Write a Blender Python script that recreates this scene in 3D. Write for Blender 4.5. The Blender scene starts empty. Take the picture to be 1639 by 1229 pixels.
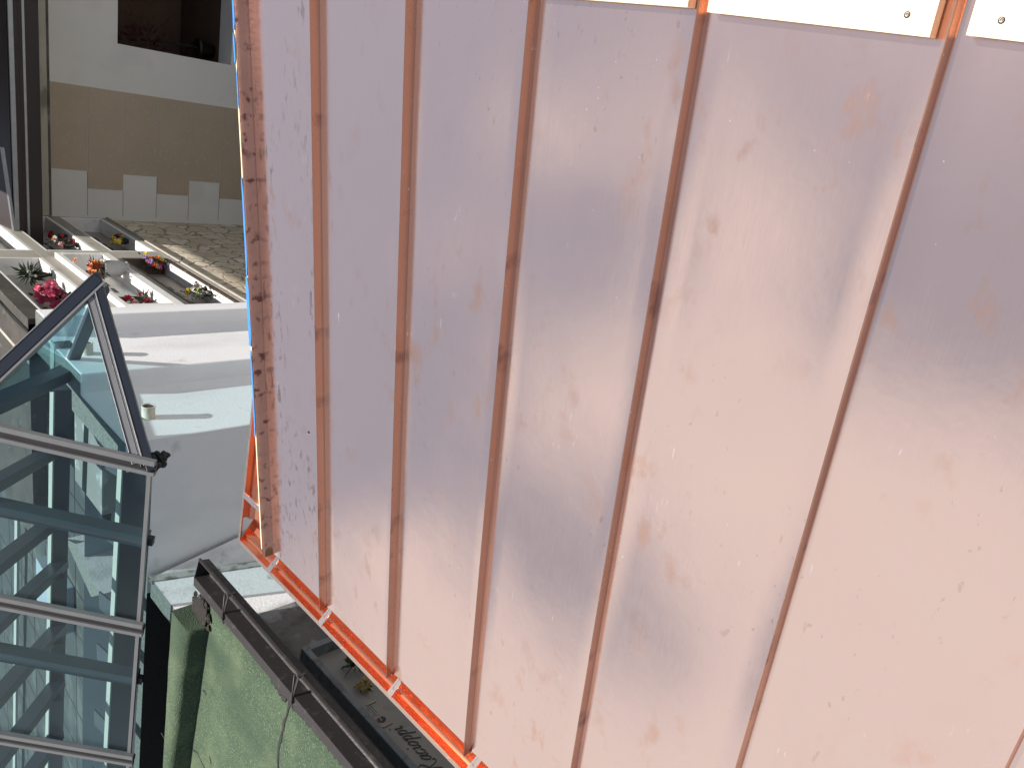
import bpy, bmesh, math, random
import numpy as np
from mathutils import Vector, Matrix, noise
random.seed(7)
SC = bpy.context.scene
COL = SC.collection

# ------------------------------------------------------------------ camera
# The photograph was taken with the phone turned on its side: the picture's left is the world's "up".
# World: Z up, Y away from the photographer, X to the right; camera at the origin, court paving at z = -7.6.
FPX = 1225.0
def _n(a): a = np.array(a, float); return a/np.linalg.norm(a)
_g = _n([190, 1230, 1225]); _Z = -_g
_y = np.array([665, -1320, 1225.0]); _y = _n(_y-_y.dot(_Z)*_Z)
_x = -np.cross(_y, _g); _x = _n(_x)
RM = np.array([_x, _y, _Z])
def ray(u, v): return RM @ _n([614.5-v, u-819.5, FPX])
def at(u, v, N, d):
    """where the sight line through a spot of the survey photo meets the world plane N.p = d"""
    r = ray(u, v); N = np.array(N, float); return Vector(r*(d/np.dot(N, r)))
cam = bpy.data.cameras.new('camera'); camo = bpy.data.objects.new('camera', cam); COL.objects.link(camo)
cx_, cy_, cz_ = RM @ np.array([0, 1, 0]), RM @ np.array([1, 0, 0]), RM @ np.array([0, 0, -1])
M = Matrix.Identity(4)
for i in range(3):
    M[i][0], M[i][1], M[i][2] = cx_[i], cy_[i], cz_[i]
camo.matrix_world = M
cam.sensor_width = 36.0; cam.lens = FPX/1639*36.0; cam.clip_start = 0.05; cam.clip_end = 500
SC.camera = camo

# ------------------------------------------------------------------ world, sun, exposure
SUN = Vector((0.233, 0.278, 0.932)).normalized()
w = bpy.data.worlds.new('World'); SC.world = w; w.use_nodes = True
nt = w.node_tree; nt.nodes.clear()
L = nt.links.new
out = nt.nodes.new('ShaderNodeOutputWorld')
sky = nt.nodes.new('ShaderNodeTexSky'); sky.sky_type = 'NISHITA'; sky.sun_disc = False
sky.sun_elevation = math.asin(SUN.z); sky.sun_rotation = math.atan2(SUN.x, SUN.y)
bg1 = nt.nodes.new('ShaderNodeBackground'); bg1.inputs['Strength'].default_value = 0.055
L(sky.outputs[0], bg1.inputs['Color'])
bg2 = nt.nodes.new('ShaderNodeBackground'); bg2.inputs['Color'].default_value = (1.0, 0.98, 0.96, 1)
bg2.inputs['Strength'].default_value = 0.455
tc = nt.nodes.new('ShaderNodeTexCoord')
def vmath(op, a, b=None, val=None):
    n = nt.nodes.new('ShaderNodeVectorMath'); n.operation = op
    L(a, n.inputs[0])
    if b is not None:
        if isinstance(b, tuple): n.inputs[1].default_value = b
        else: L(b, n.inputs[1])
    return n
def fmath(op, a, b=None, clamp=False):
    n = nt.nodes.new('ShaderNodeMath'); n.operation = op; n.use_clamp = clamp
    for i, q in enumerate((a, b)):
        if q is None: continue
        if isinstance(q, (int, float)): n.inputs[i].default_value = q
        else: L(q, n.inputs[i])
    return n.outputs[0]
nz = nt.nodes.new('ShaderNodeTexNoise'); nz.inputs['Scale'].default_value = 4.5; nz.inputs['Detail'].default_value = 5
L(tc.outputs['Generated'], nz.inputs['Vector'])
warp = vmath('SUBTRACT', nz.outputs['Color'], (0.5, 0.5, 0.5))
sc_ = nt.nodes.new('ShaderNodeVectorMath'); sc_.operation = 'SCALE'; L(warp.outputs[0], sc_.inputs[0]); sc_.inputs['Scale'].default_value = 0.16
dirw = vmath('ADD', tc.outputs['Generated'], sc_.outputs[0])
def blob(c, r, s):
    """a cloud patch placed for its reflection in the copper: centred in direction c, of angular radius r"""
    d = nt.nodes.new('ShaderNodeVectorMath'); d.operation = 'DISTANCE'
    L(dirw.outputs[0], d.inputs[0]); d.inputs[1].default_value = Vector(c).normalized()
    q = fmath('DIVIDE', d.outputs['Value'], r)
    q = fmath('MULTIPLY', fmath('MULTIPLY', q, q), -1.0)
    q = fmath('POWER', 2.718, q)
    return fmath('MULTIPLY', q, s)
BLOBS = [((-0.169, 0.671, 0.722), 0.075, 0.68), ((-0.158, 0.536, 0.830), 0.063, 0.61), ((-0.268, 0.469, 0.841), 0.086, 0.82),
         ((-0.391, 0.442, 0.808), 0.098, 0.80), ((-0.317, 0.735, 0.599), 0.069, 0.37), ((-0.421, 0.611, 0.670), 0.069, 0.43),
         ((-0.521, 0.563, 0.642), 0.081, 0.61), ((-0.486, 0.492, 0.722), 0.069, 0.49), ((-0.481, 0.300, 0.824), 0.092, 0.61),
         ((-0.590, 0.424, 0.687), 0.092, 0.74), ((-0.580, 0.308, 0.754), 0.115, 0.49), ((-0.593, 0.176, 0.786), 0.138, 0.57),
         ((-0.518, 0.095, 0.850), 0.115, 0.45), ((-0.694, 0.582, 0.424), 0.092, 0.68), ((-0.652, 0.664, 0.368), 0.081, 0.49),
         ((-0.765, 0.511, 0.392), 0.103, 0.82), ((-0.775, 0.431, 0.462), 0.092, 0.68), ((-0.665, 0.209, 0.717), 0.127, 0.45),
         ((-0.666, 0.075, 0.742), 0.161, 0.66), ((-0.813, 0.321, 0.485), 0.081, 0.49), ((-0.804, 0.216, 0.554), 0.081, 0.49),
         ((-0.831, 0.382, 0.404), 0.138, 0.66), ((-0.759, 0.098, 0.644), 0.138, 0.66), ((-0.667, -0.038, 0.744), 0.200, 0.90),
         ((-.92, .10, .38), 0.220, 0.80), ((-.80, .55, .26), 0.160, 0.60), ((-.75, -.35, .55), 0.200, 0.60)]
acc = None
for b in BLOBS:
    v = blob(*b); acc = v if acc is None else fmath('ADD', acc, v)
# haze brightening toward the horizon
sep = nt.nodes.new('ShaderNodeSeparateXYZ'); L(tc.outputs['Generated'], sep.inputs[0])
hz = fmath('MULTIPLY', fmath('SUBTRACT', 0.15, sep.outputs['Z']), 1.0, clamp=True)
acc = fmath('ADD', acc, hz)
mr = nt.nodes.new('ShaderNodeMapRange'); mr.inputs['To Min'].default_value = 0.27; mr.interpolation_type = 'SMOOTHSTEP'
mr.inputs['From Min'].default_value = 0.05; mr.inputs['From Max'].default_value = 0.85
L(acc, mr.inputs['Value'])
mixw = nt.nodes.new('ShaderNodeMixShader')
L(mr.outputs[0], mixw.inputs[0]); L(bg1.outputs[0], mixw.inputs[1]); L(bg2.outputs[0], mixw.inputs[2])
L(mixw.outputs[0], out.inputs['Surface'])

sl = bpy.data.lights.new('sun', 'SUN'); sl.energy = 5.0; sl.angle = math.radians(0.53); sl.color = (1.0, 0.95, 0.88)
so = bpy.data.objects.new('sun', sl); COL.objects.link(so)
so.rotation_euler = SUN.to_track_quat('Z', 'Y').to_euler(); so.location = SUN*30
SC.view_settings.view_transform = 'Standard'; SC.view_settings.look = 'None'
SC.view_settings.exposure = 0.74; SC.view_settings.gamma = 1.0

# ------------------------------------------------------------------ materials
def mat(name, color=(.5, .5, .5), rough=.6, metal=0.0, var=0.0, vscale=4.0, bump=0.0, bscale=60.0, spec=None, stretch=None,
        spots=None, detail=4.0, color2=None, rvar=0.0):
    """procedural material: two-tone noise, optional fine bump, optional list of stain layers"""
    m = bpy.data.materials.new(name); m.use_nodes = True
    t = m.node_tree; b = t.nodes['Principled BSDF']
    b.inputs['Roughness'].default_value = rough; b.inputs['Metallic'].default_value = metal
    if spec is not None: b.inputs['Specular IOR Level'].default_value = spec
    k = t.links.new
    tcn = t.nodes.new('ShaderNodeTexCoord'); vec = tcn.outputs['Object']
    if stretch:
        mp = t.nodes.new('ShaderNodeMapping'); mp.inputs['Scale'].default_value = stretch; k(vec, mp.inputs['Vector']); svec = mp.outputs[0]
    else: svec = vec
    c2 = color2 if color2 else tuple(max(0, c*(1-var)) for c in color)
    n = t.nodes.new('ShaderNodeTexNoise'); n.inputs['Scale'].default_value = vscale; n.inputs['Detail'].default_value = detail
    n.inputs['Roughness'].default_value = .6; k(svec, n.inputs['Vector'])
    r = t.nodes.new('ShaderNodeMapRange'); r.inputs['From Min'].default_value = .3; r.inputs['From Max'].default_value = .7; k(n.outputs['Fac'], r.inputs['Value'])
    mx = t.nodes.new('ShaderNodeMix'); mx.data_type = 'RGBA'
    mx.inputs[6].default_value = (*color, 1); mx.inputs[7].default_value = (*c2, 1); k(r.outputs[0], mx.inputs[0])
    cur = mx.outputs[2]
    for sp in (spots or []):
        # (colour, scale, threshold low, threshold high, stretch)
        colr, ssc, lo, hi = sp[:4]; st = sp[4] if len(sp) > 4 else (1, 1, 1)
        mp = t.nodes.new('ShaderNodeMapping'); mp.inputs['Scale'].default_value = st; mp.inputs['Location'].default_value = (ssc*.37, lo*9, hi*5); k(vec, mp.inputs['Vector'])
        q = t.nodes.new('ShaderNodeTexNoise'); q.inputs['Scale'].default_value = ssc; q.inputs['Detail'].default_value = 5; k(mp.outputs[0], q.inputs['Vector'])
        rr = t.nodes.new('ShaderNodeMapRange'); rr.inputs['From Min'].default_value = lo; rr.inputs['From Max'].default_value = hi; k(q.outputs['Fac'], rr.inputs['Value'])
        m2 = t.nodes.new('ShaderNodeMix'); m2.data_type = 'RGBA'; k(rr.outputs[0], m2.inputs[0]); k(cur, m2.inputs[6]); m2.inputs[7].default_value = (*colr, 1)
        cur = m2.outputs[2]
    k(cur, b.inputs['Base Color'])
    if rvar:
        rn = t.nodes.new('ShaderNodeMapRange'); rn.inputs['To Min'].default_value = max(.02, rough-rvar); rn.inputs['To Max'].default_value = rough+rvar
        rn.inputs['From Min'].default_value = .3; rn.inputs['From Max'].default_value = .7
        k(n.outputs['Fac'], rn.inputs['Value']); k(rn.outputs[0], b.inputs['Roughness'])
    if bump:
        bn = t.nodes.new('ShaderNodeTexNoise'); bn.inputs['Scale'].default_value = bscale; bn.inputs['Detail'].default_value = 3; k(svec, bn.inputs['Vector'])
        bp = t.nodes.new('ShaderNodeBump'); bp.inputs['Strength'].default_value = bump; bp.inputs['Distance'].default_value = .01
        k(bn.outputs['Fac'], bp.inputs['Height']); k(bp.outputs[0], b.inputs['Normal'])
    return m

def copper_pan(spotty=False):
    m = bpy.data.materials.new('water_spotted_copper_sheet' if spotty else 'new_copper_sheet'); m.use_nodes = True
    t = m.node_tree; b = t.nodes['Principled BSDF']; k = t.links.new
    gb = t.nodes.new('ShaderNodeBsdfAnisotropic'); gb.distribution = 'BECKMANN'; df = t.nodes.new('ShaderNodeBsdfDiffuse')
    ms = t.nodes.new('ShaderNodeMixShader'); ms.inputs[0].default_value = .035; k(gb.outputs[0], ms.inputs[1]); k(df.outputs[0], ms.inputs[2])
    ms2 = t.nodes.new('ShaderNodeMixShader'); dw = t.nodes.new('ShaderNodeBsdfDiffuse'); dw.inputs['Color'].default_value = (.62, .58, .56, 1); k(ms.outputs[0], ms2.inputs[1]); k(dw.outputs[0], ms2.inputs[2]); k(ms2.outputs[0], t.nodes['Material Output'].inputs['Surface']); t.nodes.remove(b)
    tcn = t.nodes.new('ShaderNodeTexCoord'); vec = tcn.outputs['Object']
    def noise_(scale, st=(1, 1, 1), loc=(0, 0, 0), det=4.0, ro=.55):
        mp = t.nodes.new('ShaderNodeMapping'); mp.inputs['Scale'].default_value = st; mp.inputs['Location'].default_value = loc; k(vec, mp.inputs['Vector'])
        q = t.nodes.new('ShaderNodeTexNoise'); q.inputs['Scale'].default_value = scale; q.inputs['Detail'].default_value = det
        q.inputs['Roughness'].default_value = ro; k(mp.outputs[0], q.inputs['Vector']); return q.outputs['Fac']
    def rng(v, a, b_, c=0.0, d=1.0):
        r = t.nodes.new('ShaderNodeMapRange'); r.inputs['From Min'].default_value = a; r.inputs['From Max'].default_value = b_
        r.inputs['To Min'].default_value = c; r.inputs['To Max'].default_value = d; k(v, r.inputs['Value']); return r.outputs[0]
    def mul(a, b_):
        n = t.nodes.new('ShaderNodeMath'); n.operation = 'MULTIPLY'
        k(a, n.inputs[0])
        if isinstance(b_, float): n.inputs[1].default_value = b_
        else: k(b_, n.inputs[1])
        return n.outputs[0]
    def add(a, b_):
        n = t.nodes.new('ShaderNodeMath'); n.operation = 'ADD'; n.use_clamp = True; k(a, n.inputs[0]); k(b_, n.inputs[1]); return n.outputs[0]
    def mix(f, a, c):
        m2 = t.nodes.new('ShaderNodeMix'); m2.data_type = 'RGBA'; k(f, m2.inputs[0])
        if isinstance(a, tuple): m2.inputs[6].default_value = (*a, 1)
        else: k(a, m2.inputs[6])
        m2.inputs[7].default_value = (*c, 1); return m2.outputs[2]
    # base tone
    cur = mix(rng(noise_(1.6), .35, .65, 0, .5), (.92, .705, .645), (.89, .67, .615))
    # warm hand smears
    sm = mul(rng(noise_(7, (1, 1.6, 1), (3, 1, 0)), .56, .70), rng(noise_(1.3, (1, 1, 1), (9, 2, 0)), .46, .60))
    cur = mix(mul(sm, .55), cur, (.86, .45, .28))
    # small dull dabs
    db = mul(rng(noise_(26, (1, 1.8, 1), (1, 5, 0), 3), .66, .72), rng(noise_(1.7, (1, 1, 1), (4, 7, 0)), .50, .60))
    if spotty:
        sp_ = mul(rng(noise_(22, (.7, 1.6, 1), (5, 5, 0), 3), .56, .66), rng(noise_(2.0, (.6, 1.5, 1), (1, 2, 0)), .46, .58)); cur = mix(mul(sp_, .65), cur, (.34, .20, .17))
    st2 = mul(rng(noise_(3.4, (1, 1.3, 1), (11, 4, 0), 6, .65), .60, .74), rng(noise_(30, (1, 1, 1), (0, 8, 0), 2), .35, .6))
    cur = mix(mul(st2, .35), cur, (.70, .44, .34))
    cur = mix(mul(db, .3), cur, (.42, .25, .20))
    # bright nicks and bundles of fine scratches
    nick = mul(rng(noise_(130, (1, 1, 1), (7, 7, 0), 1), .79, .80), rng(noise_(2.6, (1, 1, 1), (2, 9, 0)), .52, .60))
    def scratch(ang, loc, lo):
        mp = t.nodes.new('ShaderNodeMapping'); mp.inputs['Rotation'].default_value = (0, 0, ang); mp.inputs['Scale'].default_value = (4, 60, 1); mp.inputs['Location'].default_value = loc; k(vec, mp.inputs['Vector'])
        q = t.nodes.new('ShaderNodeTexNoise'); q.inputs['Scale'].default_value = 4; q.inputs['Detail'].default_value = 2; k(mp.outputs[0], q.inputs['Vector'])
        return mul(rng(q.outputs['Fac'], .66, .70), rng(noise_(6, (1, 1, 1), loc), lo, lo+.04))
    scr = add(add(nick, mul(scratch(.5, (3, 3, 0), .66), .6)), mul(scratch(-.9, (8, 1, 0), .67), .6))
    k(mul(scr, .38), ms2.inputs[0]); k(cur, gb.inputs['Color']); k(cur, df.inputs['Color'])
    # brushed, slightly uneven gloss, with a film of fine dust
    r0 = rng(noise_(5, (1, 1, 1), (0, 3, 0)), .3, .7, .14, .19)
    fine = rng(noise_(90, (.12, 3, 1), (0, 0, 0), 2), .3, .7, 0.0, .04)
    k(add(add(r0, fine), mul(sm, .10)), gb.inputs['Roughness'])
    bp = t.nodes.new('ShaderNodeBump'); bp.inputs['Strength'].default_value = .06; bp.inputs['Distance'].default_value = .0004
    k(noise_(160, (.1, 2.2, 1), (0, 0, 0), 2), bp.inputs['Height'])
    bp2 = t.nodes.new('ShaderNodeBump'); bp2.inputs['Strength'].default_value = .15; bp2.inputs['Distance'].default_value = .003
    k(noise_(9, (1, 1, 1), (2, 2, 0), 3), bp2.inputs['Height']); k(bp.outputs[0], bp2.inputs['Normal'])
    k(bp2.outputs[0], gb.inputs['Normal'])
    return m

def glass_mat(name, tint=(.80, .90, .90), refl=1.0):
    m = bpy.data.materials.new(name); m.use_nodes = True
    t = m.node_tree; t.nodes.clear(); k = t.links.new
    o = t.nodes.new('ShaderNodeOutputMaterial'); tr = t.nodes.new('ShaderNodeBsdfTransparent'); tr.inputs[0].default_value = (*tint, 1)
    gl = t.nodes.new('ShaderNodeBsdfGlossy'); gl.inputs['Roughness'].default_value = .03; gl.inputs['Color'].default_value = (.85, .93, .97, 1)
    fr = t.nodes.new('ShaderNodeFresnel'); ge = t.nodes.new('ShaderNodeNewGeometry'); im = t.nodes.new('ShaderNodeMapRange'); im.inputs['To Min'].default_value = 1.5; im.inputs['To Max'].default_value = 1/1.5; k(ge.outputs['Backfacing'], im.inputs['Value']); k(im.outputs[0], fr.inputs['IOR'])
    tcn = t.nodes.new('ShaderNodeTexCoord'); n = t.nodes.new('ShaderNodeTexNoise'); n.inputs['Scale'].default_value = 1.4; k(tcn.outputs['Object'], n.inputs['Vector'])
    df = t.nodes.new('ShaderNodeBsdfDiffuse'); df.inputs['Color'].default_value = (.35, .42, .40, 1)
    mm = t.nodes.new('ShaderNodeMapRange'); mm.inputs['From Min'].default_value = .4; mm.inputs['From Max'].default_value = .8; mm.inputs['To Max'].default_value = .022; mm.inputs['To Min'].default_value = .004
    k(n.outputs['Fac'], mm.inputs['Value'])
    mu = t.nodes.new('ShaderNodeMath'); mu.operation = 'MULTIPLY'; mu.inputs[1].default_value = refl; k(fr.outputs[0], mu.inputs[0])
    a = t.nodes.new('ShaderNodeMixShader'); k(mu.outputs[0], a.inputs[0]); k(tr.outputs[0], a.inputs[1]); k(gl.outputs[0], a.inputs[2])
    b = t.nodes.new('ShaderNodeMixShader'); k(mm.outputs[0], b.inputs[0]); k(a.outputs[0], b.inputs[1]); k(df.outputs[0], b.inputs[2])
    k(b.outputs[0], o.inputs['Surface']); return m

def stone_mat():
    m = bpy.data.materials.new('rubble_stone'); m.use_nodes = True
    t = m.node_tree; b = t.nodes['Principled BSDF']; k = t.links.new; b.inputs['Roughness'].default_value = .85
    tcn = t.nodes.new('ShaderNodeTexCoord'); n0 = t.nodes.new('ShaderNodeTexNoise'); n0.inputs['Scale'].default_value = 3; k(tcn.outputs['Object'], n0.inputs['Vector'])
    va = t.nodes.new('ShaderNodeVectorMath'); va.operation = 'SCALE'; va.inputs['Scale'].default_value = .35; k(n0.outputs['Color'], va.inputs[0])
    vb = t.nodes.new('ShaderNodeVectorMath'); vb.operation = 'ADD'; k(tcn.outputs['Object'], vb.inputs[0]); k(va.outputs[0], vb.inputs[1])
    mp = t.nodes.new('ShaderNodeMapping'); mp.inputs['Scale'].default_value = (.6, 2.6, 3.0); k(vb.outputs[0], mp.inputs['Vector'])
    vo = t.nodes.new('ShaderNodeTexVoronoi'); vo.feature = 'DISTANCE_TO_EDGE'; vo.inputs['Scale'].default_value = 1.15; k(mp.outputs[0], vo.inputs['Vector'])
    vc = t.nodes.new('ShaderNodeTexVoronoi'); vc.inputs['Scale'].default_value = 1.15; k(mp.outputs[0], vc.inputs['Vector'])
    sp = t.nodes.new('ShaderNodeSeparateColor'); k(vc.outputs['Color'], sp.inputs[0])
    mx = t.nodes.new('ShaderNodeMix'); mx.data_type = 'RGBA'; k(sp.outputs[0], mx.inputs[0]); mx.inputs[6].default_value = (.60, .50, .37, 1); mx.inputs[7].default_value = (.80, .72, .57, 1)
    n1 = t.nodes.new('ShaderNodeTexNoise'); n1.inputs['Scale'].default_value = 14; n1.inputs['Detail'].default_value = 6; k(tcn.outputs['Object'], n1.inputs['Vector'])
    m3 = t.nodes.new('ShaderNodeMix'); m3.data_type = 'RGBA'; m3.blend_type = 'MULTIPLY'; m3.inputs[0].default_value = .6; k(mx.outputs[2], m3.inputs[6])
    cr = t.nodes.new('ShaderNodeValToRGB'); cr.color_ramp.elements[0].position = .3; cr.color_ramp.elements[0].color = (.68, .62, .56, 1); cr.color_ramp.elements[1].position = .65; k(n1.outputs['Fac'], cr.inputs[0]); k(cr.outputs[0], m3.inputs[7])
    r = t.nodes.new('ShaderNodeMapRange'); r.inputs['From Min'].default_value = .005; r.inputs['From Max'].default_value = .045; k(vo.outputs['Distance'], r.inputs['Value'])
    m2 = t.nodes.new('ShaderNodeMix'); m2.data_type = 'RGBA'; k(r.outputs[0], m2.inputs[0]); m2.inputs[6].default_value = (.30, .265, .22, 1); k(m3.outputs[2], m2.inputs[7])
    k(m2.outputs[2], b.inputs['Base Color'])
    bp = t.nodes.new('ShaderNodeBump'); bp.inputs['Strength'].default_value = .8; bp.inputs['Distance'].default_value = .03; k(r.outputs[0], bp.inputs['Height']); k(bp.outputs[0], b.inputs['Normal'])
    return m

MAT = {}
MAT['pan'] = copper_pan(); MAT['pan_spotty'] = copper_pan(True)
MAT['seam'] = mat('copper_seam', (.89, .46, .30), .25, 1.0, .14, 5, .04, 120, spots=[((.50, .25, .18), 9, .60, .72, (1, 3, 1)), ((1, .85, .75), 70, .70, .74)], rvar=.05)
MAT['gutter'] = mat('copper_gutter', (.84, .36, .22), .25, 1.0, .10, 2.5, .0, 60, spots=[((.66, .26, .15), 4, .55, .75)])
MAT['flange'] = mat('copper_edge_flange', (.90, .64, .52), .30, 1.0, .08, 12, .5, 30)
MAT['verge'] = mat('spotted_copper_flashing', (.70, .35, .25), .30, 1.0, .15, 8, .2, 60, spots=[((.24, .09, .07), 26, .58, .68, (1, 1, 1)), ((.22, .08, .06), 9, .62, .74)])
MAT['clip'] = mat('tinned_copper_strap', (.95, .80, .72), .25, 1.0, .1, 30)
MAT['wood'] = mat('fresh_pine', (.72, .59, .39), .6, 0, .14, 2.0, .2, 20, stretch=(12, 1.0, 8), spots=[((.62, .44, .24), 5, .70, .76)])
MAT['screw'] = mat('dark_screw', (.12, .10, .09), .4, .8)
MAT['film'] = mat('blue_protective_film', (.05, .25, .68), .35, 0, .15, 14, .5, 60)
MAT['deck'] = mat('roof_plywood', (.55, .42, .26), .7, 0, .2, 6)
MAT['plaster'] = mat('white_plaster', (.81, .81, .825), .85, 0, .05, 1.2, .25, 40, spots=[((.68, .68, .69), 1.6, .56, .75, (1, 1, .35)), ((.60, .59, .57), 4.5, .64, .78)])
MAT['plaster_dirty'] = mat('stained_plaster', (.81, .81, .82), .85, 0, .08, 1.6, .3, 40, spots=[((.52, .52, .50), 2.6, .54, .70, (1, 1, .6)), ((.25, .25, .22), 4.0, .66, .76)])
MAT['roughcast'] = mat('pebble_roughcast', (.15, .165, .15), .95, 0, .3, 30, .9, 120, spots=[((.06, .065, .06), 55, .56, .66), ((.26, .27, .25), 70, .62, .68)])
MAT['green'] = mat('green_mineral_felt', (.046, .078, .042), .95, 0, .30, 1.3, 1.0, 110, spots=[((.085, .115, .06), 4, .45, .75), ((.12, .16, .105), 90, .52, .68), ((.045, .08, .045), 110, .60, .68), ((.028, .05, .028), 1.4, .56, .74, (1, .35, 1)), ((.03, .04, .03), 34, .72, .75)])
MAT['crack'] = mat('black_crack_sealant', (.022, .022, .02), .9, 0, .3, 20, .4, 80)
MAT['gutter_dark'] = mat('brown_black_gutter_metal', (.038, .032, .032), .45, .2, .3, 9, .2, 50, spots=[((.065, .056, .054), 14, .58, .72)], rvar=.1)
MAT['rust'] = mat('rusty_brown_flashing', (.018, .013, .011), .9, 0, .4, 14, .6, 60, spots=[((.045, .036, .03), 22, .60, .70)])
MAT['bead'] = mat('stained_cement_bead', (.42, .43, .41), .9, 0, .2, 8, .4, 60, spots=[((.16, .16, .14), 9, .52, .66)])
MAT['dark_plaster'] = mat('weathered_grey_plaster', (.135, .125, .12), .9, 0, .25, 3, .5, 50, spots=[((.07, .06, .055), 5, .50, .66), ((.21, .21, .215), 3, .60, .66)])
MAT['marble_grey'] = mat('pale_grey_marble', (.23, .215, .20), .35, 0, .12, 3, .05, 30, spots=[((.17, .16, .15), 6, .58, .7)])
MAT['frame_grey'] = mat('grey_stone_frame', (.17, .18, .195), .8, 0, .15, 6, .3, 60, spots=[((.10, .10, .105), 9, .54, .66), ((.24, .245, .25), 14, .62, .7)])
MAT['marble_white'] = mat('white_marble', (.80, .79, .76), .35, 0, .06, 3, spots=[((.60, .60, .59), 5, .60, .75, (1, .5, 1))])
MAT['marble_mid'] = mat('veined_grey_marble', (.36, .34, .32), .35, 0, .1, 3, spots=[((.25, .23, .22), 6, .58, .72)])
MAT['marble_brown'] = mat('dark_brown_marble', (.085, .055, .045), .3, 0, .3, 8, spots=[((.16, .12, .10), 12, .6, .7)])
MAT['brown_slab'] = mat('grey_brown_stone_slab', (.30, .26, .23), .5, 0, .15, 5)
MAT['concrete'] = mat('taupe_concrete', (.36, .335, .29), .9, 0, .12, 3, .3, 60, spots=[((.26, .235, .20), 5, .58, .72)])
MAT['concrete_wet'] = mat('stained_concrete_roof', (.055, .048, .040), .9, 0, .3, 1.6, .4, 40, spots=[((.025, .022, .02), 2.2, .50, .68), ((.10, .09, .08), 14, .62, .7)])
MAT['stone'] = stone_mat()
MAT['facade'] = mat('pale_grey_render', (.74, .72, .67), .8, 0, .06, .8, .12, 60, spots=[((.66, .64, .60), 1.4, .55, .7), ((.82, .80, .76), 26, .74, .78)])
MAT['beige'] = mat('beige_cladding', (.47, .375, .275), .75, 0, .08, 2, .1, 40, spots=[((.50, .42, .33), 18, .60, .70)])
MAT['beige_grey'] = mat('weathered_beige_frieze', (.52, .48, .40), .85, 0, .15, 3, .2, 60, spots=[((.22, .22, .18), 4, .55, .7, (.4, 1, 1))])
MAT['maroon'] = mat('dark_maroon_metal', (.016, .006, .007), .5, .0, .25, 6)
MAT['trim'] = mat('pale_metal_trim', (.30, .31, .32), .35, .6, .2, 10)
MAT['steel'] = mat('dark_blue_grey_steel', (.012, .017, .030), .40, .1, .2, 3, .1, 60)
MAT['steel_side'] = mat('grey_painted_steel', (.045, .055, .065), .42, .1, .2, 3, .1, 60)
MAT['alu'] = mat('grey_aluminium_profile', (.20, .20, .205), .42, .2, .12, 6, .1, 60)
MAT['alu_dark'] = mat('dark_grey_aluminium', (.055, .05, .052), .4, .4, .2, 8)
MAT['glass'] = glass_mat('tinted_glazing', (.77, .90, .925), .65)
MAT['rubber'] = mat('black_rubber', (.02, .02, .02), .7)
MAT['pipe'] = mat('cream_clay_pipe', (.62, .58, .48), .7, 0, .2, 9, .3, 60, spots=[((.35, .22, .16), 12, .62, .7)])
MAT['pipe_in'] = mat('pipe_bore', (.09, .05, .045), .9)
MAT['paving'] = mat('court_paving', (.24, .235, .22), .9, 0, .2, 3, .3, 30)
MAT['tile'] = mat('pale_floor_tile', (.17, .18, .17), .6, 0, .12, 2, spots=[((.3, .33, .32), 5, .58, .7)])
MAT['yard'] = mat('grey_blue_yard_render', (.24, .29, .33), .85, 0, .08, 1, .2, 40)
MAT['terrace_tile'] = mat('dull_terrace_tile', (.028, .036, .036), .7, 0, .25, 1.2, spots=[((.06, .07, .065), 2.4, .54, .66), ((.035, .04, .04), 5, .6, .7)])
MAT['gap_shade'] = mat('black_gap_shade', (.010, .010, .012), .7, 0, .3, 6, .3, 40)  # shade of the deep gap, put into the wall colour as black
MAT['dark_room'] = mat('dark_brown_interior', (.10, .058, .034), .8, 0, .3, 2)
MAT['black'] = mat('black_lettering', (.012, .012, .012), .4)
MAT['red_mark'] = mat('red_logo_paint', (.25, .03, .03), .6)
MAT['bronze'] = mat('dark_bronze', (.055, .045, .038), .35, .7, .3, 14)
MAT['greyvase'] = mat('fluted_grey_vase', (.48, .48, .47), .55, 0, .1, 12)
MAT['leaf'] = mat('dark_green_leaves', (.035, .075, .03), .6, 0, .5, 30)
MAT['maroon_leaf'] = mat('dark_red_leaves', (.07, .02, .018), .6, 0, .5, 20)
for nme, c in dict(coral=(.75, .20, .12), red=(.55, .02, .03), pink=(.75, .12, .20), magenta=(.30, .02, .07), white=(.80, .76, .70), yellow=(.80, .60, .08),
                   purple=(.35, .20, .45), orange=(.80, .25, .05), palepink=(.80, .45, .45), lime=(.45, .55, .15), straw=(.42, .30, .10)).items():
    MAT[nme] = mat(nme+'_petals', c, .6, 0, .25, 40)

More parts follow.
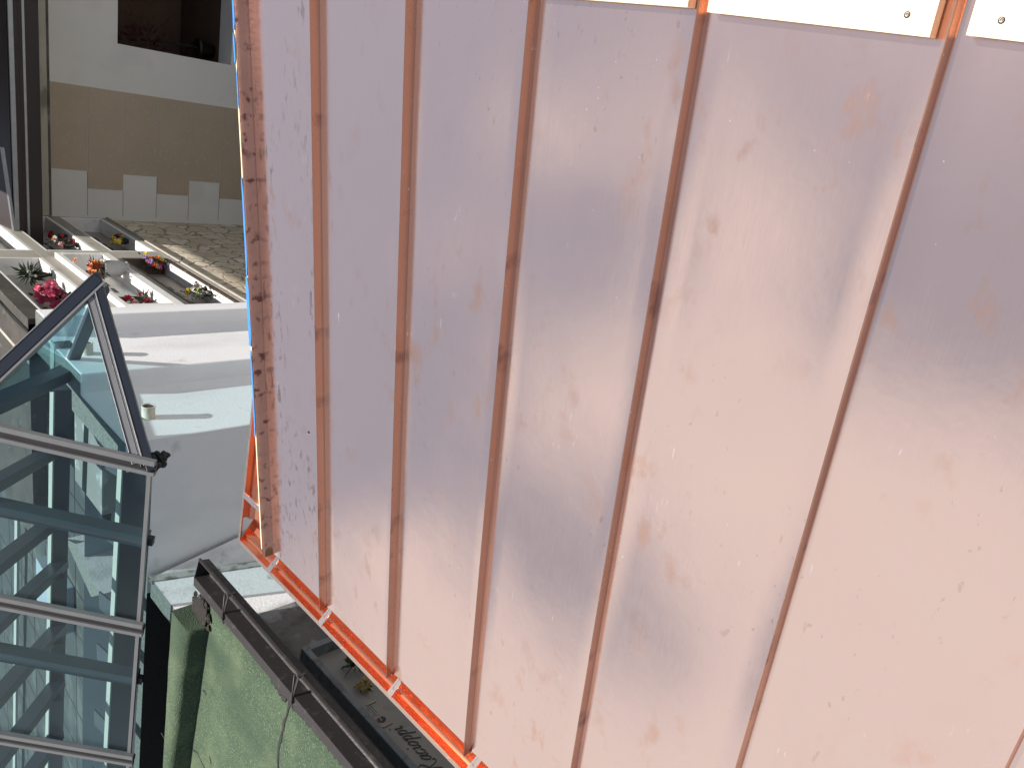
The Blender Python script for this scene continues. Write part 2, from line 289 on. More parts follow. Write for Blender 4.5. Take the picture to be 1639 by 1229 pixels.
# ------------------------------------------------------------------ builders
class MB:
    def __init__(s): s.v = []; s.f = []; s.mi = []; s.cur = 0; s.smooth = []
    def face(s, idx, sm=False): s.f.append(idx); s.mi.append(s.cur); s.smooth.append(sm)
    def quad(s, pts, sm=False):
        o = len(s.v); s.v += [Vector(p) for p in pts]; s.face(list(range(o, o+len(pts))), sm)
    def box(s, a, b):
        x0, y0, z0 = [min(a[i], b[i]) for i in range(3)]; x1, y1, z1 = [max(a[i], b[i]) for i in range(3)]
        s.hexa([(x0, y0, z0), (x1, y0, z0), (x1, y1, z0), (x0, y1, z0)], [(x0, y0, z1), (x1, y0, z1), (x1, y1, z1), (x0, y1, z1)])
    def hexa(s, bot, top):
        n = len(bot); o = len(s.v); s.v += [Vector(p) for p in bot]+[Vector(p) for p in top]
        s.face([o+i for i in reversed(range(n))]); s.face([o+n+i for i in range(n)])
        for i in range(n):
            j = (i+1) % n; s.face([o+i, o+j, o+n+j, o+n+i])
    def prism(s, poly, d):
        """extrude a planar polygon by the vector d"""
        d = Vector(d); s.hexa([Vector(p) for p in poly], [Vector(p)+d for p in poly])
    def beam(s, a, b, w_, h_, up=(0, 0, 1), shift=0.0):
        """rectangular bar a->b; w_ across, h_ along up, hung so its top lies at shift above the line"""
        a, b, up = Vector(a), Vector(b), Vector(up); t = (b-a).normalized(); sd = t.cross(up).normalized(); u = sd.cross(t).normalized()
        c = lambda p: [p+sd*w_/2+u*(shift-h_), p+sd*w_/2+u*shift, p-sd*w_/2+u*shift, p-sd*w_/2+u*(shift-h_)]
        s.hexa(c(a), c(b))
    def sweep(s, prof, a, b, xd, zd, closed=False):
        """sheet: 2-D profile (along xd, zd) swept from a to b"""
        a, b, xd, zd = map(Vector, (a, b, xd, zd)); o = len(s.v); n = len(prof)
        for p in (a, b):
            for q in prof: s.v.append(p+xd*q[0]+zd*q[1])
        for i in range(n if closed else n-1):
            j = (i+1) % n; s.face([o+i, o+j, o+n+j, o+n+i])
    def lathe(s, base, axis, prof, seg=20, sm=True):
        """prof: (radius, height) along axis"""
        base, ax = Vector(base), Vector(axis).normalized(); t = Vector((0, 0, 1)) if abs(ax.z) < .9 else Vector((1, 0, 0))
        e1 = ax.cross(t).normalized(); e2 = ax.cross(e1); o = len(s.v)
        for r, h in prof:
            for i in range(seg):
                a = 2*math.pi*i/seg; s.v.append(base+ax*h+(e1*math.cos(a)+e2*math.sin(a))*r)
        for k_ in range(len(prof)-1):
            for i in range(seg):
                j = (i+1) % seg; s.face([o+k_*seg+i, o+k_*seg+j, o+(k_+1)*seg+j, o+(k_+1)*seg+i], sm)
        s.face([o+i for i in reversed(range(seg))]); e = o+(len(prof)-1)*seg; s.face([e+i for i in range(seg)])
    def tube(s, pts, r, seg=8):
        pts = [Vector(p) for p in pts]; o = len(s.v); n = len(pts)
        for i, p in enumerate(pts):
            t = (pts[min(i+1, n-1)]-pts[max(i-1, 0)]).normalized(); q = Vector((0, 0, 1)) if abs(t.z) < .9 else Vector((1, 0, 0))
            e1 = t.cross(q).normalized(); e2 = t.cross(e1); rr = r[i] if isinstance(r, (list, tuple)) else r
            for k_ in range(seg):
                a = 2*math.pi*k_/seg; s.v.append(p+(e1*math.cos(a)+e2*math.sin(a))*rr)
        for i in range(n-1):
            for k_ in range(seg):
                j = (k_+1) % seg; s.face([o+i*seg+k_, o+i*seg+j, o+(i+1)*seg+j, o+(i+1)*seg+k_], True)
        s.face([o+k_ for k_ in range(seg)]); s.face([o+(n-1)*seg+k_ for k_ in range(seg)])
    def build(s, name, mats, parent=None, bevel=0.0, solid=0.0, recalc=True, origin=None):
        me = bpy.data.meshes.new(name); org = Vector(origin) if origin is not None else Vector((0, 0, 0))
        me.from_pydata([tuple(p-org) for p in s.v], [], s.f)
        if not isinstance(mats, (list, tuple)): mats = [mats]
        for q in mats: me.materials.append(MAT[q])
        for p, mi, sm in zip(me.polygons, s.mi, s.smooth): p.material_index = mi; p.use_smooth = sm
        if recalc:
            bm = bmesh.new(); bm.from_mesh(me); bmesh.ops.recalc_face_normals(bm, faces=bm.faces); bm.to_mesh(me); bm.free()
        me.update()
        o = bpy.data.objects.new(name, me); COL.objects.link(o); o.location = org
        if parent is not None:
            o.parent = parent; o.location = org-wloc(parent)
        if bevel:
            md = o.modifiers.new('bevel', 'BEVEL'); md.width = bevel; md.segments = 2; md.limit_method = 'ANGLE'; md.angle_limit = math.radians(40)
        if solid:
            md = o.modifiers.new('thickness', 'SOLIDIFY'); md.thickness = solid; md.offset = 0
        return o
def wloc(o):
    v = Vector(o.location)
    while o.parent: o = o.parent; v += o.location
    return v
def thing(name, loc, label, cat, group=None):
    o = bpy.data.objects.new(name, None); COL.objects.link(o); o.location = loc; o.empty_display_size = .1
    o['label'] = label; o['category'] = cat
    if group: o['group'] = group
    return o
def tag(o, label, cat, group=None):
    o['label'] = label; o['category'] = cat
    if group: o['group'] = group
    return o
def struct(o): o['kind'] = 'structure'; return o

GZ = -7.6
# ------------------------------------------------------------------ ground
g = MB(); g.quad([(-90, -60, GZ), (90, -60, GZ), (90, 120, GZ), (-90, 120, GZ)]); struct(g.build('ground', 'paving'))

# ------------------------------------------------------------------ the chapel we stand on: walls, copper roof, gutters
NR = Vector((-.1198, 0, .9928)).normalized(); UPR = Vector((.9928, 0, .1198)).normalized(); P0 = NR*(-1.5)
def RP(a, y, h=0.0): return P0+UPR*a+Vector((0, y, 0))+NR*h
def roof_at(u, v, h=0.0):
    p = at(u, v, NR, -1.5+h); q = p-P0-NR*h; return q.dot(UPR), q.y
A_EAVE = (-2.25-P0.x)/.9928
chapel = thing('chapel', (0, 0, GZ), 'building with a new pinkish copper standing seam roof and copper gutters', 'building')
b = MB(); b.box((-2.02, -4, GZ), (4.6, 2.92, -1.95)); b.build('wall', 'plaster', chapel)
b = MB()
b.hexa([RP(A_EAVE+.02, -4, -.05), RP(4.2, -4, -.05), RP(4.2, 3.028, -.05), RP(A_EAVE+.02, 3.028, -.05)],
       [RP(A_EAVE+.02, -4, -.006), RP(4.2, -4, -.006), RP(4.2, 3.028, -.006), RP(A_EAVE+.02, 3.028, -.006)])
roof = b.build('roof', 'deck', chapel)
b = MB()
b.box((-2.19, -4, -2.0), (-2.165, 3.1, -1.86)); b.box((-2.16, 3.03, -2.0), (4.2, 3.055, -1.86))
b.build('fascia_board', 'wood', chapel)

SEAMS = [2.516, 1.985, 1.486, .997, .507, .027, -.47, -.97, -1.47]
edges = [3.02]+SEAMS
for i in range(len(edges)-1):
    y1, y0 = edges[i]-.002, edges[i+1]+.002
    n1, n2 = 90, 14; m_ = MB(); off = random.uniform(0, 50)
    tilt = random.uniform(-.0035, .0035)
    for ia in range(n1+1):
        a = A_EAVE+(3.9-A_EAVE)*ia/n1
        for iy in range(n2+1):
            f_ = iy/n2; y = y0+(y1-y0)*f_; env = math.sin(math.pi*f_)**.6
            h = .0022*env*noise.noise(Vector((a*1.5+off, y*1.6, off)))+.0014*env*noise.noise(Vector((a*3.3, y*4+off, 3)))+tilt*(f_-.5)*.6
            # low upturn where the sheet folds into the seam
            h += .004*max(0, 1-min(f_, 1-f_)*(y1-y0)/.012)
            m_.v.append(RP(a, y, h+.002))
    for ia in range(n1):
        for iy in range(n2):
            k_ = ia*(n2+1)+iy; m_.face([k_, k_+n2+1, k_+n2+2, k_+1], True)
    # folded eave edge
    o_ = len(m_.v)
    for iy in range(n2+1):
        p = m_.v[iy]; m_.v += [p.copy(), p+Vector((-.001, 0, -.006))]
    for iy in range(n2): m_.face([o_+2*iy, o_+2*iy+2, o_+2*iy+3, o_+2*iy+1])
    p = m_.build('roof_panel', 'pan' if i else 'pan_spotty', roof, recalc=False)
    if i == 0: p['label'] = 'narrow copper roof panel with dull water spots along the edge'
for y in SEAMS:
    m_ = MB(); hs = .034
    prof = [(-.0065, 0), (-.0030, .004), (-.0022, hs-.0015), (-.0010, hs), (.0012, hs-.0006), (.0030, hs-.008), (.0016, hs-.010), (.0016, .004), (.0055, 0)]
    nst = 60; pts = []
    for k_ in range(nst+1):
        a = A_EAVE-.012+(3.9-A_EAVE)*k_/nst; wob = .0012*noise.noise(Vector((a*2.3, y*7, 1)))
        for q in prof: m_.v.append(RP(a, y+q[0]+wob, q[1]+.0025))
    np_ = len(prof)
    for k_ in range(nst):
        for q in range(np_-1):
            m_.face([k_*np_+q, (k_+1)*np_+q, (k_+1)*np_+q+1, k_*np_+q+1])
    m_.face(list(range(np_)))
    # folded tongue at the eave
    a0 = A_EAVE-.012
    m_.quad([RP(a0, y-.012, .001), RP(a0, y+.014, .001), RP(a0+.035, y+.003, hs*.9), RP(a0+.035, y-.003, hs*.9)])
    m_.build('standing_seam', 'seam', roof)
# raised verge: copper upstand, timber batten, blue film
m_ = MB(); y = 3.022; n_ = 70
prof = [(-.012, .003), (-.002, .006), (.0, .044), (.006, .050), (.018, .049)]
for k_ in range(n_+1):
    a = A_EAVE-.01+(3.9-A_EAVE)*k_/n_
    for q in prof: m_.v.append(RP(a, y+q[0]+.0015*noise.noise(Vector((a*3, 0, q[1]*30))), q[1]))
for k_ in range(n_):
    for q in range(len(prof)-1): m_.face([k_*5+q, (k_+1)*5+q, (k_+1)*5+q+1, k_*5+q+1], q != 2)
m_.build('verge_flashing', 'verge', roof, solid=.0015)
m_ = MB(); pa = []
n_ = 60
for k_ in range(n_):
    a0, a1 = A_EAVE+.02+(3.9-A_EAVE)*k_/n_, A_EAVE+.02+(3.9-A_EAVE)*(k_+1)/n_
    w1 = 3.066+.002*noise.noise(Vector((a0*5, 0, 0))); w2 = 3.066+.002*noise.noise(Vector((a1*5, 0, 0)))
    m_.hexa([RP(a0, 3.041, -.10), RP(a1, 3.041, -.10), RP(a1, w2, -.10), RP(a0, w1, -.10)], [RP(a0, 3.041, .046), RP(a1, 3.041, .046), RP(a1, w2, .042), RP(a0, w1, .042)])
m_.build('verge_batten', 'wood', roof)
def film(v0, v1, lo, hi):
    m_ = MB(); n_ = 26; a0 = roof_at(388, v0, .046)[0]; a1 = roof_at(410, v1, .046)[0]
    for k_ in range(n_+1):
        t = k_/n_; a = a0+(a1-a0)*t; tp = min(1, 6*t, 6*(1-t)); e = .004*noise.noise(Vector((a*12, v0, 0)))
        ya, yb = 3.0405+lo*(.03)+(1-tp)*.008, 3.0405+hi*.03+e
        if yb < ya+.002: yb = ya+.002
        z = .0478+.0006*noise.noise(Vector((a*20, 3, 0)))
        m_.v += [RP(a, ya, z), RP(a, yb, z-.002)]
    for k_ in range(n_): m_.face([2*k_, 2*k_+1, 2*k_+3, 2*k_+2])
    m_.build('protective_film', 'film', roof, solid=.0008)
film(-60, 52, .1, .75); film(55, 108, .45, .95); film(110, 182, .2, .55); film(285, 450, .15, .75); film(440, 560, .1, 1.05); film(552, 700, .25, .8)

# eave gutter (runs along Y) and its return along the verge (runs along X)
gut = MB()
prof = [(-2.205, -1.797), (-2.270, -1.805), (-2.276, -1.812), (-2.283, -1.868), (-2.300, -1.892), (-2.345, -1.898), (-2.374, -1.884), (-2.384, -1.852), (-2.388, -1.846), (-2.392, -1.850), (-2.408, -1.846), (-2.414, -1.818)]
gut.cur = 0; gut.sweep(prof, (0, -3.9, 0), (0, 3.10, 0), (1, 0, 0), (0, 0, 1)); gut.sweep(prof[4:], (0, 3.10, 0), (0, 3.44, 0), (1, 0, 0), (0, 0, 1))
gut.cur = 1; gut.sweep([(-2.4145, -1.8165), (-2.440, -1.8185), (-2.442, -1.838)], (0, -3.9, 0), (0, 3.462, 0), (1, 0, 0), (0, 0, 1))
gut.cur = 0
gut.quad([(q[0], 3.44, q[1]) for q in prof[4:]])
gut.quad([(-2.302, 3.10, -1.893), (-2.302, 3.44, -1.893), (-2.20, 3.44, -1.889), (-2.20, 3.10, -1.889)])
gutter = gut.build('gutter', ['gutter', 'flange'], chapel, solid=.0014)
gut = MB()
def pxy(t): return 0.0
prof2 = [(3.10, -1.800), (3.125, -1.850), (3.15, -1.885), (3.36, -1.889), (3.395, -1.872), (3.405, -1.848), (3.412, -1.850), (3.432, -1.846), (3.438, -1.818)]
gut.cur = 0; gut.sweep(prof2, (-2.275, 0, 0), (2.6, -.28, 0), (0, 1, 0), (0, 0, 1))
gut.cur = 1; gut.sweep([(3.4385, -1.8165), (3.462, -1.8185), (3.464, -1.838)], (-2.44, 0, 0), (2.6, -.28, 0), (0, 1, 0), (0, 0, 1))
g2 = gut.build('gutter', ['gutter', 'flange'], chapel, solid=.0014)
g2['label'] = 'short return of copper gutter beneath the roof edge'
def strap(par, a, b_, wd, lift=.004):
    """folded strap laid across the gutter from the roof side a to the rim b_"""
    a, b_ = Vector(a), Vector(b_); t = (b_-a); sd = Vector((-t.y, t.x, 0)).normalized()
    m_ = MB(); mid = a+t*.60
    for c, w_, dz in ((-.34*wd, .30*wd, 0), (.34*wd, .30*wd, 0)):
        m_.beam(a+sd*c+Vector((0, 0, lift)), mid+sd*c+Vector((0, 0, lift)), w_, .0025)
    m_.beam(a+Vector((0, 0, lift-.0035)), mid+Vector((0, 0, lift-.0035)), wd*.9, .0015)
    m_.beam(mid+Vector((0, 0, lift)), b_+Vector((0, 0, lift)), wd*1.05, .0025)
    m_.beam(b_+Vector((0, 0, lift)), b_+t.normalized()*.006+Vector((0, 0, lift-.02)), wd*1.05, .002)
    m_.build('gutter_strap', 'clip', par)
for (u, v) in ((446, 892), (530, 975), (641, 1088), (773, 1205)):
    p = at(u, v, (0, 0, -1), 1.803); q = at(u-21, v+27, (0, 0, -1), 1.8155); q = p+(q-p)*(2.412+p.x)/(p.x-q.x); strap(gutter, p, q, .028)
for y in (.93, .38, -.17): strap(gutter, (-2.262, y, -1.812), (-2.412, y+.10, -1.8155), .034)
p = at(400, 797, (0, 0, -1), 1.815); strap(g2, (p.x, 3.115, -1.806), (p.x-.01, 3.436-(p.x+2.275)*.057, -1.8155), .034)
m_ = MB()
for y in (2.40, 1.62, .9):
    m_ = MB(); m_.lathe((-2.429, y, -1.8175), (0, 0, 1), [(.0045, 0), (.0045, .002), (.002, .0035)], 10); m_.build('rivet', 'seam', gutter)

# loose timber boards lying on the copper, top of the picture
def board(pts, y0, y1, label, holes, seed):
    a_, ya = roof_at(*pts[0], .03); b__, yb = roof_at(*pts[1], .03)
    org = RP(a_, (y0+y1)/2, .006)
    t = thing('timber_board', org, label, 'timber board', 'pine boards on the copper roof')
    m_ = MB(); n_ = 12; th = .028
    def ed(y): return b__+(a_-b__)*(y-yb)/(ya-yb)
    for k_ in range(n_):
        q0, q1 = y0+(y1-y0)*k_/n_, y0+(y1-y0)*(k_+1)/n_
        m_.hexa([RP(ed(q0), q0, .008), RP(ed(q0)+.145, q0, .008), RP(ed(q1)+.145, q1, .008), RP(ed(q1), q1, .008)],
                [RP(ed(q0), q0, .008+th), RP(ed(q0)+.145, q0, .008+th), RP(ed(q1)+.145, q1, .008+th), RP(ed(q1), q1, .008+th)])
    bm = m_; o = bm.build('plank', 'wood', t, origin=org)
    for (u, v) in holes:
        a, y = roof_at(u, v, .036); s_ = MB(); s_.lathe(RP(a, y, .0355), NR, [(.0055, 0), (.0055, .0012), (.0025, .0016), (.0015, .0008)], 10)
        s_.build('screw', 'screw', t)
board([(1105, 13), (905, -2)], 1.022, 1.468, 'pale pine board between two seams, left of the other boards', [], 1)
board([(1500, 62), (1131, 20)], .533, .973, 'middle pine board with one dark screw, between two copper seams', [(1452, 24)], 2)
board([(1639, 68), (1546, 57)], .045, .478, 'rightmost pine board with a grey screw at the picture corner', [(1603, 33)], 3)

# ------------------------------------------------------------------ stepped white building (zigzag parapet) beyond the gap
white = thing('stepped_building', (-3.2, 7.2, GZ), 'white plastered building with stepped walls beside the glass roof', 'building')
ZT = -2.11
# plan of outer face, far to near, then away along -X
outer = [(-2.60, 8.51), (-2.60, 8.24), (-2.80, 8.24), (-2.80, 7.12), (-3.0, 7.12), (-3.0, 6.0)]
m_ = MB(); TH = .26
def wallseg(m_, p, q, nrm, zt, zb, th=TH):
    p, q, nrm = Vector((*p, 0)), Vector((*q, 0)), Vector((*nrm, 0))
    ins = -nrm*th
    m_.hexa([(p.x, p.y, zb), (q.x, q.y, zb), (q.x+ins.x, q.y+ins.y, zb), (p.x+ins.x, p.y+ins.y, zb)],
            [(p.x, p.y, zt), (q.x, q.y, zt), (q.x+ins.x, q.y+ins.y, zt), (p.x+ins.x, p.y+ins.y, zt)])
# one solid stepped wall, extruded plan, with plaster sides and a roughcast top
plan = outer+[(-3.26, 6.0), (-3.26, 7.38), (-3.06, 7.38), (-3.06, 8.51)]
n_ = len(plan)
m_.cur = 0
o_ = len(m_.v); m_.v += [Vector((p[0], p[1], GZ)) for p in plan]+[Vector((p[0], p[1], ZT)) for p in plan]
for i in range(n_):
    j = (i+1) % n_; m_.face([o_+i, o_+j, o_+n_+j, o_+n_+i])
m_.cur = 1; m_.face([o_+n_+i for i in range(n_)])
sw = m_.build('stepped_wall', ['plaster', 'roughcast'], white, bevel=.018)
# front wall (faces us), slightly lower, runs to the left behind the green roof
m_ = MB(); yF = 5.995
m_.cur = 0; yq = yF+.35*(4.555-3.262)/(12-3.262)
m_.quad([(-3.262, yF, GZ), (-3.262, yF, -2.33), (-4.555, yq, -2.33), (-4.555, yq, GZ)])
m_.cur = 2; m_.quad([(-4.555, yq, GZ), (-4.555, yq, -2.33), (-12, yF+.35, -2.33), (-12, yF+.35, GZ)]); m_.cur = 0  # stretch along the gap: same wall, blackened in place of shade
m_.quad([(-3.002, yF, GZ), (-3.002, yF, -2.118), (-3.262, yF, -2.118), (-3.262, yF, GZ)])
m_.cur = 1; m_.quad([(-3.262, yF, -2.33), (-3.262, yF+.13, -2.33), (-12, yF+.48, -2.33), (-12, yF+.35, -2.33)])
m_.cur = 0; m_.quad([(-3.262, yF+.13, -2.33), (-12, yF+.48, -2.33), (-12, yF+.48, GZ), (-3.262, yF+.13, GZ)])
m_.build('front_wall', ['plaster', 'roughcast', 'gap_shade'], white, recalc=False)
# flat roof inside the parapet, plus deeper yard
m_ = MB(); m_.box((-4.45, 6.25, -2.75), (-3.27, 10.6, -2.62)); m_.box((-4.5, 7.45, -2.70), (-3.5, 8.3, -2.40))
m_.build('flat_roof', 'tile', white, bevel=.01)
# inner light-well wall seen through the glazing (roughcast top, blue-grey plaster)
def pz(u, v, z): return at(u, v, (0, 0, -1), -z)
m_ = MB()
A_, B_, C_, D_ = pz(104, 862, -2.72), pz(121, 870, -2.72), pz(158, 952, -2.72), pz(146, 955, -2.72)
m_.cur = 1; m_.quad([A_, B_, C_, D_])
m_.cur = 0
dn = Vector((0, 0, -2.2))
m_.quad([B_, C_, C_+dn, B_+dn]); m_.quad([A_, D_, D_+dn, A_+dn])
m_.build('light_well_wall', ['plaster_dirty', 'roughcast'], white, recalc=False)
m_ = MB(); m_.cur = 0
m_.quad([(-4.6, 9.1, -2.75), (-12, 9.4, -2.75), (-12, 9.4, GZ), (-4.6, 9.1, GZ)])
m_.quad([(-4.46, 6.2, -2.7), (-4.46, 10.5, -2.7), (-4.46, 10.5, GZ), (-4.46, 6.2, GZ)])
m_.build('yard_wall', 'yard', white, recalc=False)
m_ = MB(); m_.box((-12, 6.2, -4.6), (-4.5, 9.05, -4.5)); m_.build('yard_floor', 'tile', white)
m_ = MB()
for k_ in range(6): m_.box((-12, 6.3+k_*.5, -4.4995), (-4.5, 6.312+k_*.5, -4.496))
for k_ in range(14): m_.box((-4.8-k_*.5, 6.3, -4.4995), (-4.812-k_*.5, 9.0, -4.496))
m_.build('floor_joint', 'black', white)
m_ = MB()
m_.box((-7.9, 8.2, -3.6), (-4.7, 9.0, -3.5)); m_.build('ledge', 'tile', white, bevel=.01)

m_ = MB(); m_.cur = 0; m_.box((-16, 9.5, -3.2), (-5.4, 19, -3.05))
m_.cur = 1
for k_ in range(12): m_.box((-16, 9.8+k_*.75, -3.0495), (-5.42, 9.82+k_*.75, -3.046))
for k_ in range(14): m_.box((-6.0-k_*.75, 9.52, -3.0492), (-6.02-k_*.75, 18.9, -3.0458))
m_.build('terrace', ['terrace_tile', 'black'], white)
m_ = MB(); m_.cur = 0; m_.box((-8.3, 10.6, -3.0449), (-7.5, 11.6, -2.80)); m_.build('roof_hatch', 'yard', white, bevel=.01)
# vent pipes sticking out of the stepped wall
def pipe(u, v, x, lab):
    p = at(u, v, (-1, 0, 0), -x); t = thing('vent_pipe', p, lab, 'vent pipe', 'vent pipe stubs in the white stepped wall')
    m_ = MB(); r = .056
    m_.lathe(p-Vector((.04, 0, 0)), (1, -.015, .02), [(r*1.10, 0), (r*1.10, .046), (r, .05), (r*.985, .143), (r*1.02, .146), (r*1.02, .155), (r*.84, .155), (r*.82, .06)], 28)
    m_.build('pipe', 'pipe', t, origin=p)
    m_ = MB(); m_.lathe(p+Vector((.098, -.0015, .002)), (1, -.015, .02), [(r*.825, 0), (r*.825, .008)], 20); m_.build('bore', 'pipe_in', t, origin=p)
pipe(237.5, 668, -3.0, 'cream vent pipe stub right of the glass roof, casting a long shadow')
pipe(139, 566, -2.80, 'white vent pipe stub seen through the triangular glass pane')

# ------------------------------------------------------------------ white side wall + green felt roof with dark gutter
side = thing('side_building', (-5, 4.5, GZ), 'building with green felt roof and white side wall, lower left', 'building')
m_ = MB()
def wx(z): return -4.36
zs = [-2.34, -3.6]
xb = wx(-3.6)
m_.cur = 0
m_.quad([(-4.36, 5.99, -2.34), (-4.36, 5.06, -2.34), (-4.36, 5.06, -3.6), (-4.36, 5.675, -3.6)])
m_.quad([(-4.36, 5.675, -3.6), (-4.36, 5.06, -3.6), (-4.36, 5.06, GZ), (-4.36, 5.52, GZ)])
# battered plaster fillet in the corner
m_.quad([(-4.36, 5.99, -2.34), (-4.36, 5.675, -3.6), (-4.07, 5.994, -3.6)])
m_.quad([(-4.36, 5.675, -3.6), (-4.36, 5.52, GZ), (-3.95, 5.994, GZ), (-4.07, 5.994, -3.6)])
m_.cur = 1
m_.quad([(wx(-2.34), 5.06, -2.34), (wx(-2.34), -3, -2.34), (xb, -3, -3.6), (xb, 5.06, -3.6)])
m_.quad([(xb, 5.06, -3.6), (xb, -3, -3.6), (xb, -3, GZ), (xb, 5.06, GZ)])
m_.cur = 2
m_.quad([(wx(-2.34), 5.99, -2.34), (-4.56, 5.99, -2.34), (-4.56, 5.30, -2.34), (wx(-2.34), 5.30, -2.34)])
m_.cur = 3  # faces toward the gap, its darkness painted on
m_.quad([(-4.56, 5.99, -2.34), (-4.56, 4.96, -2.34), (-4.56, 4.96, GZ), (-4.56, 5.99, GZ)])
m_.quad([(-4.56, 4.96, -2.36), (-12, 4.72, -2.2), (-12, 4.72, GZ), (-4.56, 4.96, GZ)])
m_.build('side_wall', ['plaster_dirty', 'dark_plaster', 'roughcast', 'gap_shade'], side, recalc=False)
# ledge where side wall meets the shaded front face
m_ = MB(); m_.sweep([(.012, .02), (-.07, .015), (-.075, -.02), (.012, -.02)], (-4.36, 5.99, -2.32), (-4.36, 5.675, -3.6), (0, 1, 0), (1, 0, 0), True)
m_.build('corner_bead', 'bead', side)
# wall plaster joints
m_ = MB()
def joint(pts, wd=.006):
    P = [Vector(p) for p in pts]
    for i in range(len(P)-1):
        m_.beam(P[i], P[i+1], wd, .003, (1, 0, 0), .004)
def WX(u, v, lift=.0):
    # point on leaning side wall
    N = Vector((1, 0, 0)); d = N.dot(Vector((-4.36, 0, -2.34))); return at(u, v, N, d+lift)
MAT['joint'] = MAT['dark_plaster']
joint([WX(342, 912), WX(352, 926), WX(362, 936), WX(381, 954)], .003)
joint([WX(425, 997), WX(470, 1060)], .005)
m_.build('wall_crack', 'crack', side)
# green roof
XE, ZE = -3.90, -2.372
m_ = MB()
nx, ny = 40, 40
x0, x1, y1_, y0_ = XE, -13.0, 5.03, -3.0
for i in range(nx+1):
    for j in range(ny+1):
        x = x0+(x1-x0)*i/nx; y = y1_+(y0_-y1_)*j/ny
        m_.v.append(Vector((x-(.04*noise.noise(Vector((y*3, 1, 0))) if i == 0 else 0), y-(.0 if j else (x0-x)*.03), ZE+(x0-x)*.045+.006*noise.noise(Vector((x*2, y*2, 0))))))
for i in range(nx):
    for j in range(ny): m_.face([i*(ny+1)+j, (i+1)*(ny+1)+j, (i+1)*(ny+1)+j+1, i*(ny+1)+j+1], True)
gr = m_.build('felt_roof', 'green', side, solid=.03)
# kerb along the far edge
m_ = MB(); kz = .175
def kerb(x): return 4.84+(-4.0-x)*.045, 5.18-(-4.1-x)*.065
ks = []
n_ = 60
for k_ in range(n_+1):
    x = -4.13+(-6.9+4.13)*k_/n_; a, b_ = kerb(x); nn = .012*noise.noise(Vector((x*4, 0, 0))); zr = ZE+(XE-x)*.045
    ks.append([Vector((x, a+nn, zr-.03)), Vector((x, a+.02+nn, zr+kz*.8)), Vector((x, a+.035, zr+kz)), Vector((x, b_-.015+nn, zr+kz)), Vector((x, b_+nn, zr+kz-.015)), Vector((x, b_, zr-.25))])
for r in ks: m_.v += r
for k_ in range(n_):
    for q in range(5): m_.face([k_*6+q, (k_+1)*6+q, (k_+1)*6+q+1, k_*6+q+1], True)
m_.face([0, 1, 2, 3, 4, 5])
m_.build('roof_kerb', 'green', side)
# cracks and torn sealant on the green roof
def gz(x): return ZE+(XE-x)*.045
def GR(u, v):
    N = Vector((.045, 0, 1)).normalized(); d = N.dot(Vector((XE, 0, ZE+.019))); return at(u, v, N, d)
def crack(px, wd):
    m_ = MB()
    P = [GR(*p) for p in px]; Q = []
    for i in range(len(P)-1):
        for s_ in range(5):
            t = s_/5; q = P[i].lerp(P[i+1], t); q += Vector((noise.noise(q*9)*.02, noise.noise(q*11+Vector((5, 0, 0)))*.02, 0)); Q.append(q)
    Q.append(P[-1])
    for i in range(len(Q)-1):
        t = (Q[i+1]-Q[i]); sd = Vector((-t.y, t.x, 0)).normalized()
        w0, w1 = wd*(.5+abs(noise.noise(Q[i]*7))*2), wd*(.5+abs(noise.noise(Q[i+1]*7))*2)
        m_.quad([Q[i]-sd*w0, Q[i]+sd*w0, Q[i+1]+sd*w1, Q[i+1]-sd*w1])
    m_.build('felt_crack', 'crack', side)
crack([(466, 1122), (456, 1150), (452, 1170), (446, 1200), (444, 1245)], .010)
crack([(258, 1172), (270, 1192), (282, 1196), (300, 1192), (316, 1205), (330, 1232)], .006)
crack([(325, 1106), (329, 1112)], .008); crack([(335, 1210), (337, 1222)], .010)
# torn dark sealant at the drip edge
m_ = MB(); n_ = 900
for k_ in range(n_+1):
    y = 4.70-7.0*k_/n_
    q = .5+.9*noise.noise(Vector((y*1.7, 0, 0)))+.7*noise.noise(Vector((y*9, 2, 0)))+.8*noise.noise(Vector((y*38, 4, 0)))
    wd = max(.004, (.018+.022*q)*(1.5 if y < 3.9 else 1)*(1+.9*math.exp(-((y-3.70)/.20)**2)))
    x0_ = XE+.012; m_.v += [Vector((x0_, y, gz(x0_)+.021)), Vector((x0_-wd, y, gz(x0_-wd)+.021))]
for k_ in range(n_): m_.face([2*k_, 2*k_+1, 2*k_+3, 2*k_+2])
m_.build('sealant', 'crack', side)
m_ = MB()
pts = []
for k_ in range(64):
    a = 2*math.pi*k_/64; rr = 1+.35*noise.noise(Vector((math.cos(a)*2.2, math.sin(a)*2.2, 3)))+.22*noise.noise(Vector((math.cos(a)*7, math.sin(a)*7, 5)))
    x, y = -4.07+.13*rr*math.cos(a), 4.97+.13*rr*math.sin(a); pts.append((x, y, gz(x)+.03))
m_.prism(pts, (0, 0, .012))
for k_ in range(60):
    a = random.uniform(0, 6.28); rr = random.uniform(.5, 1.25); x, y = -4.07+.13*rr*math.cos(a), 4.97+.13*rr*math.sin(a)
    m_.lathe((x, y, gz(x)+.028), (random.uniform(-.3, .3), random.uniform(-.3, .3), 1), [(random.uniform(.008, .03), 0), (.012, .012), (0.001, .018)], 7, False)
m_.build('rusty_patch', 'rust', side)
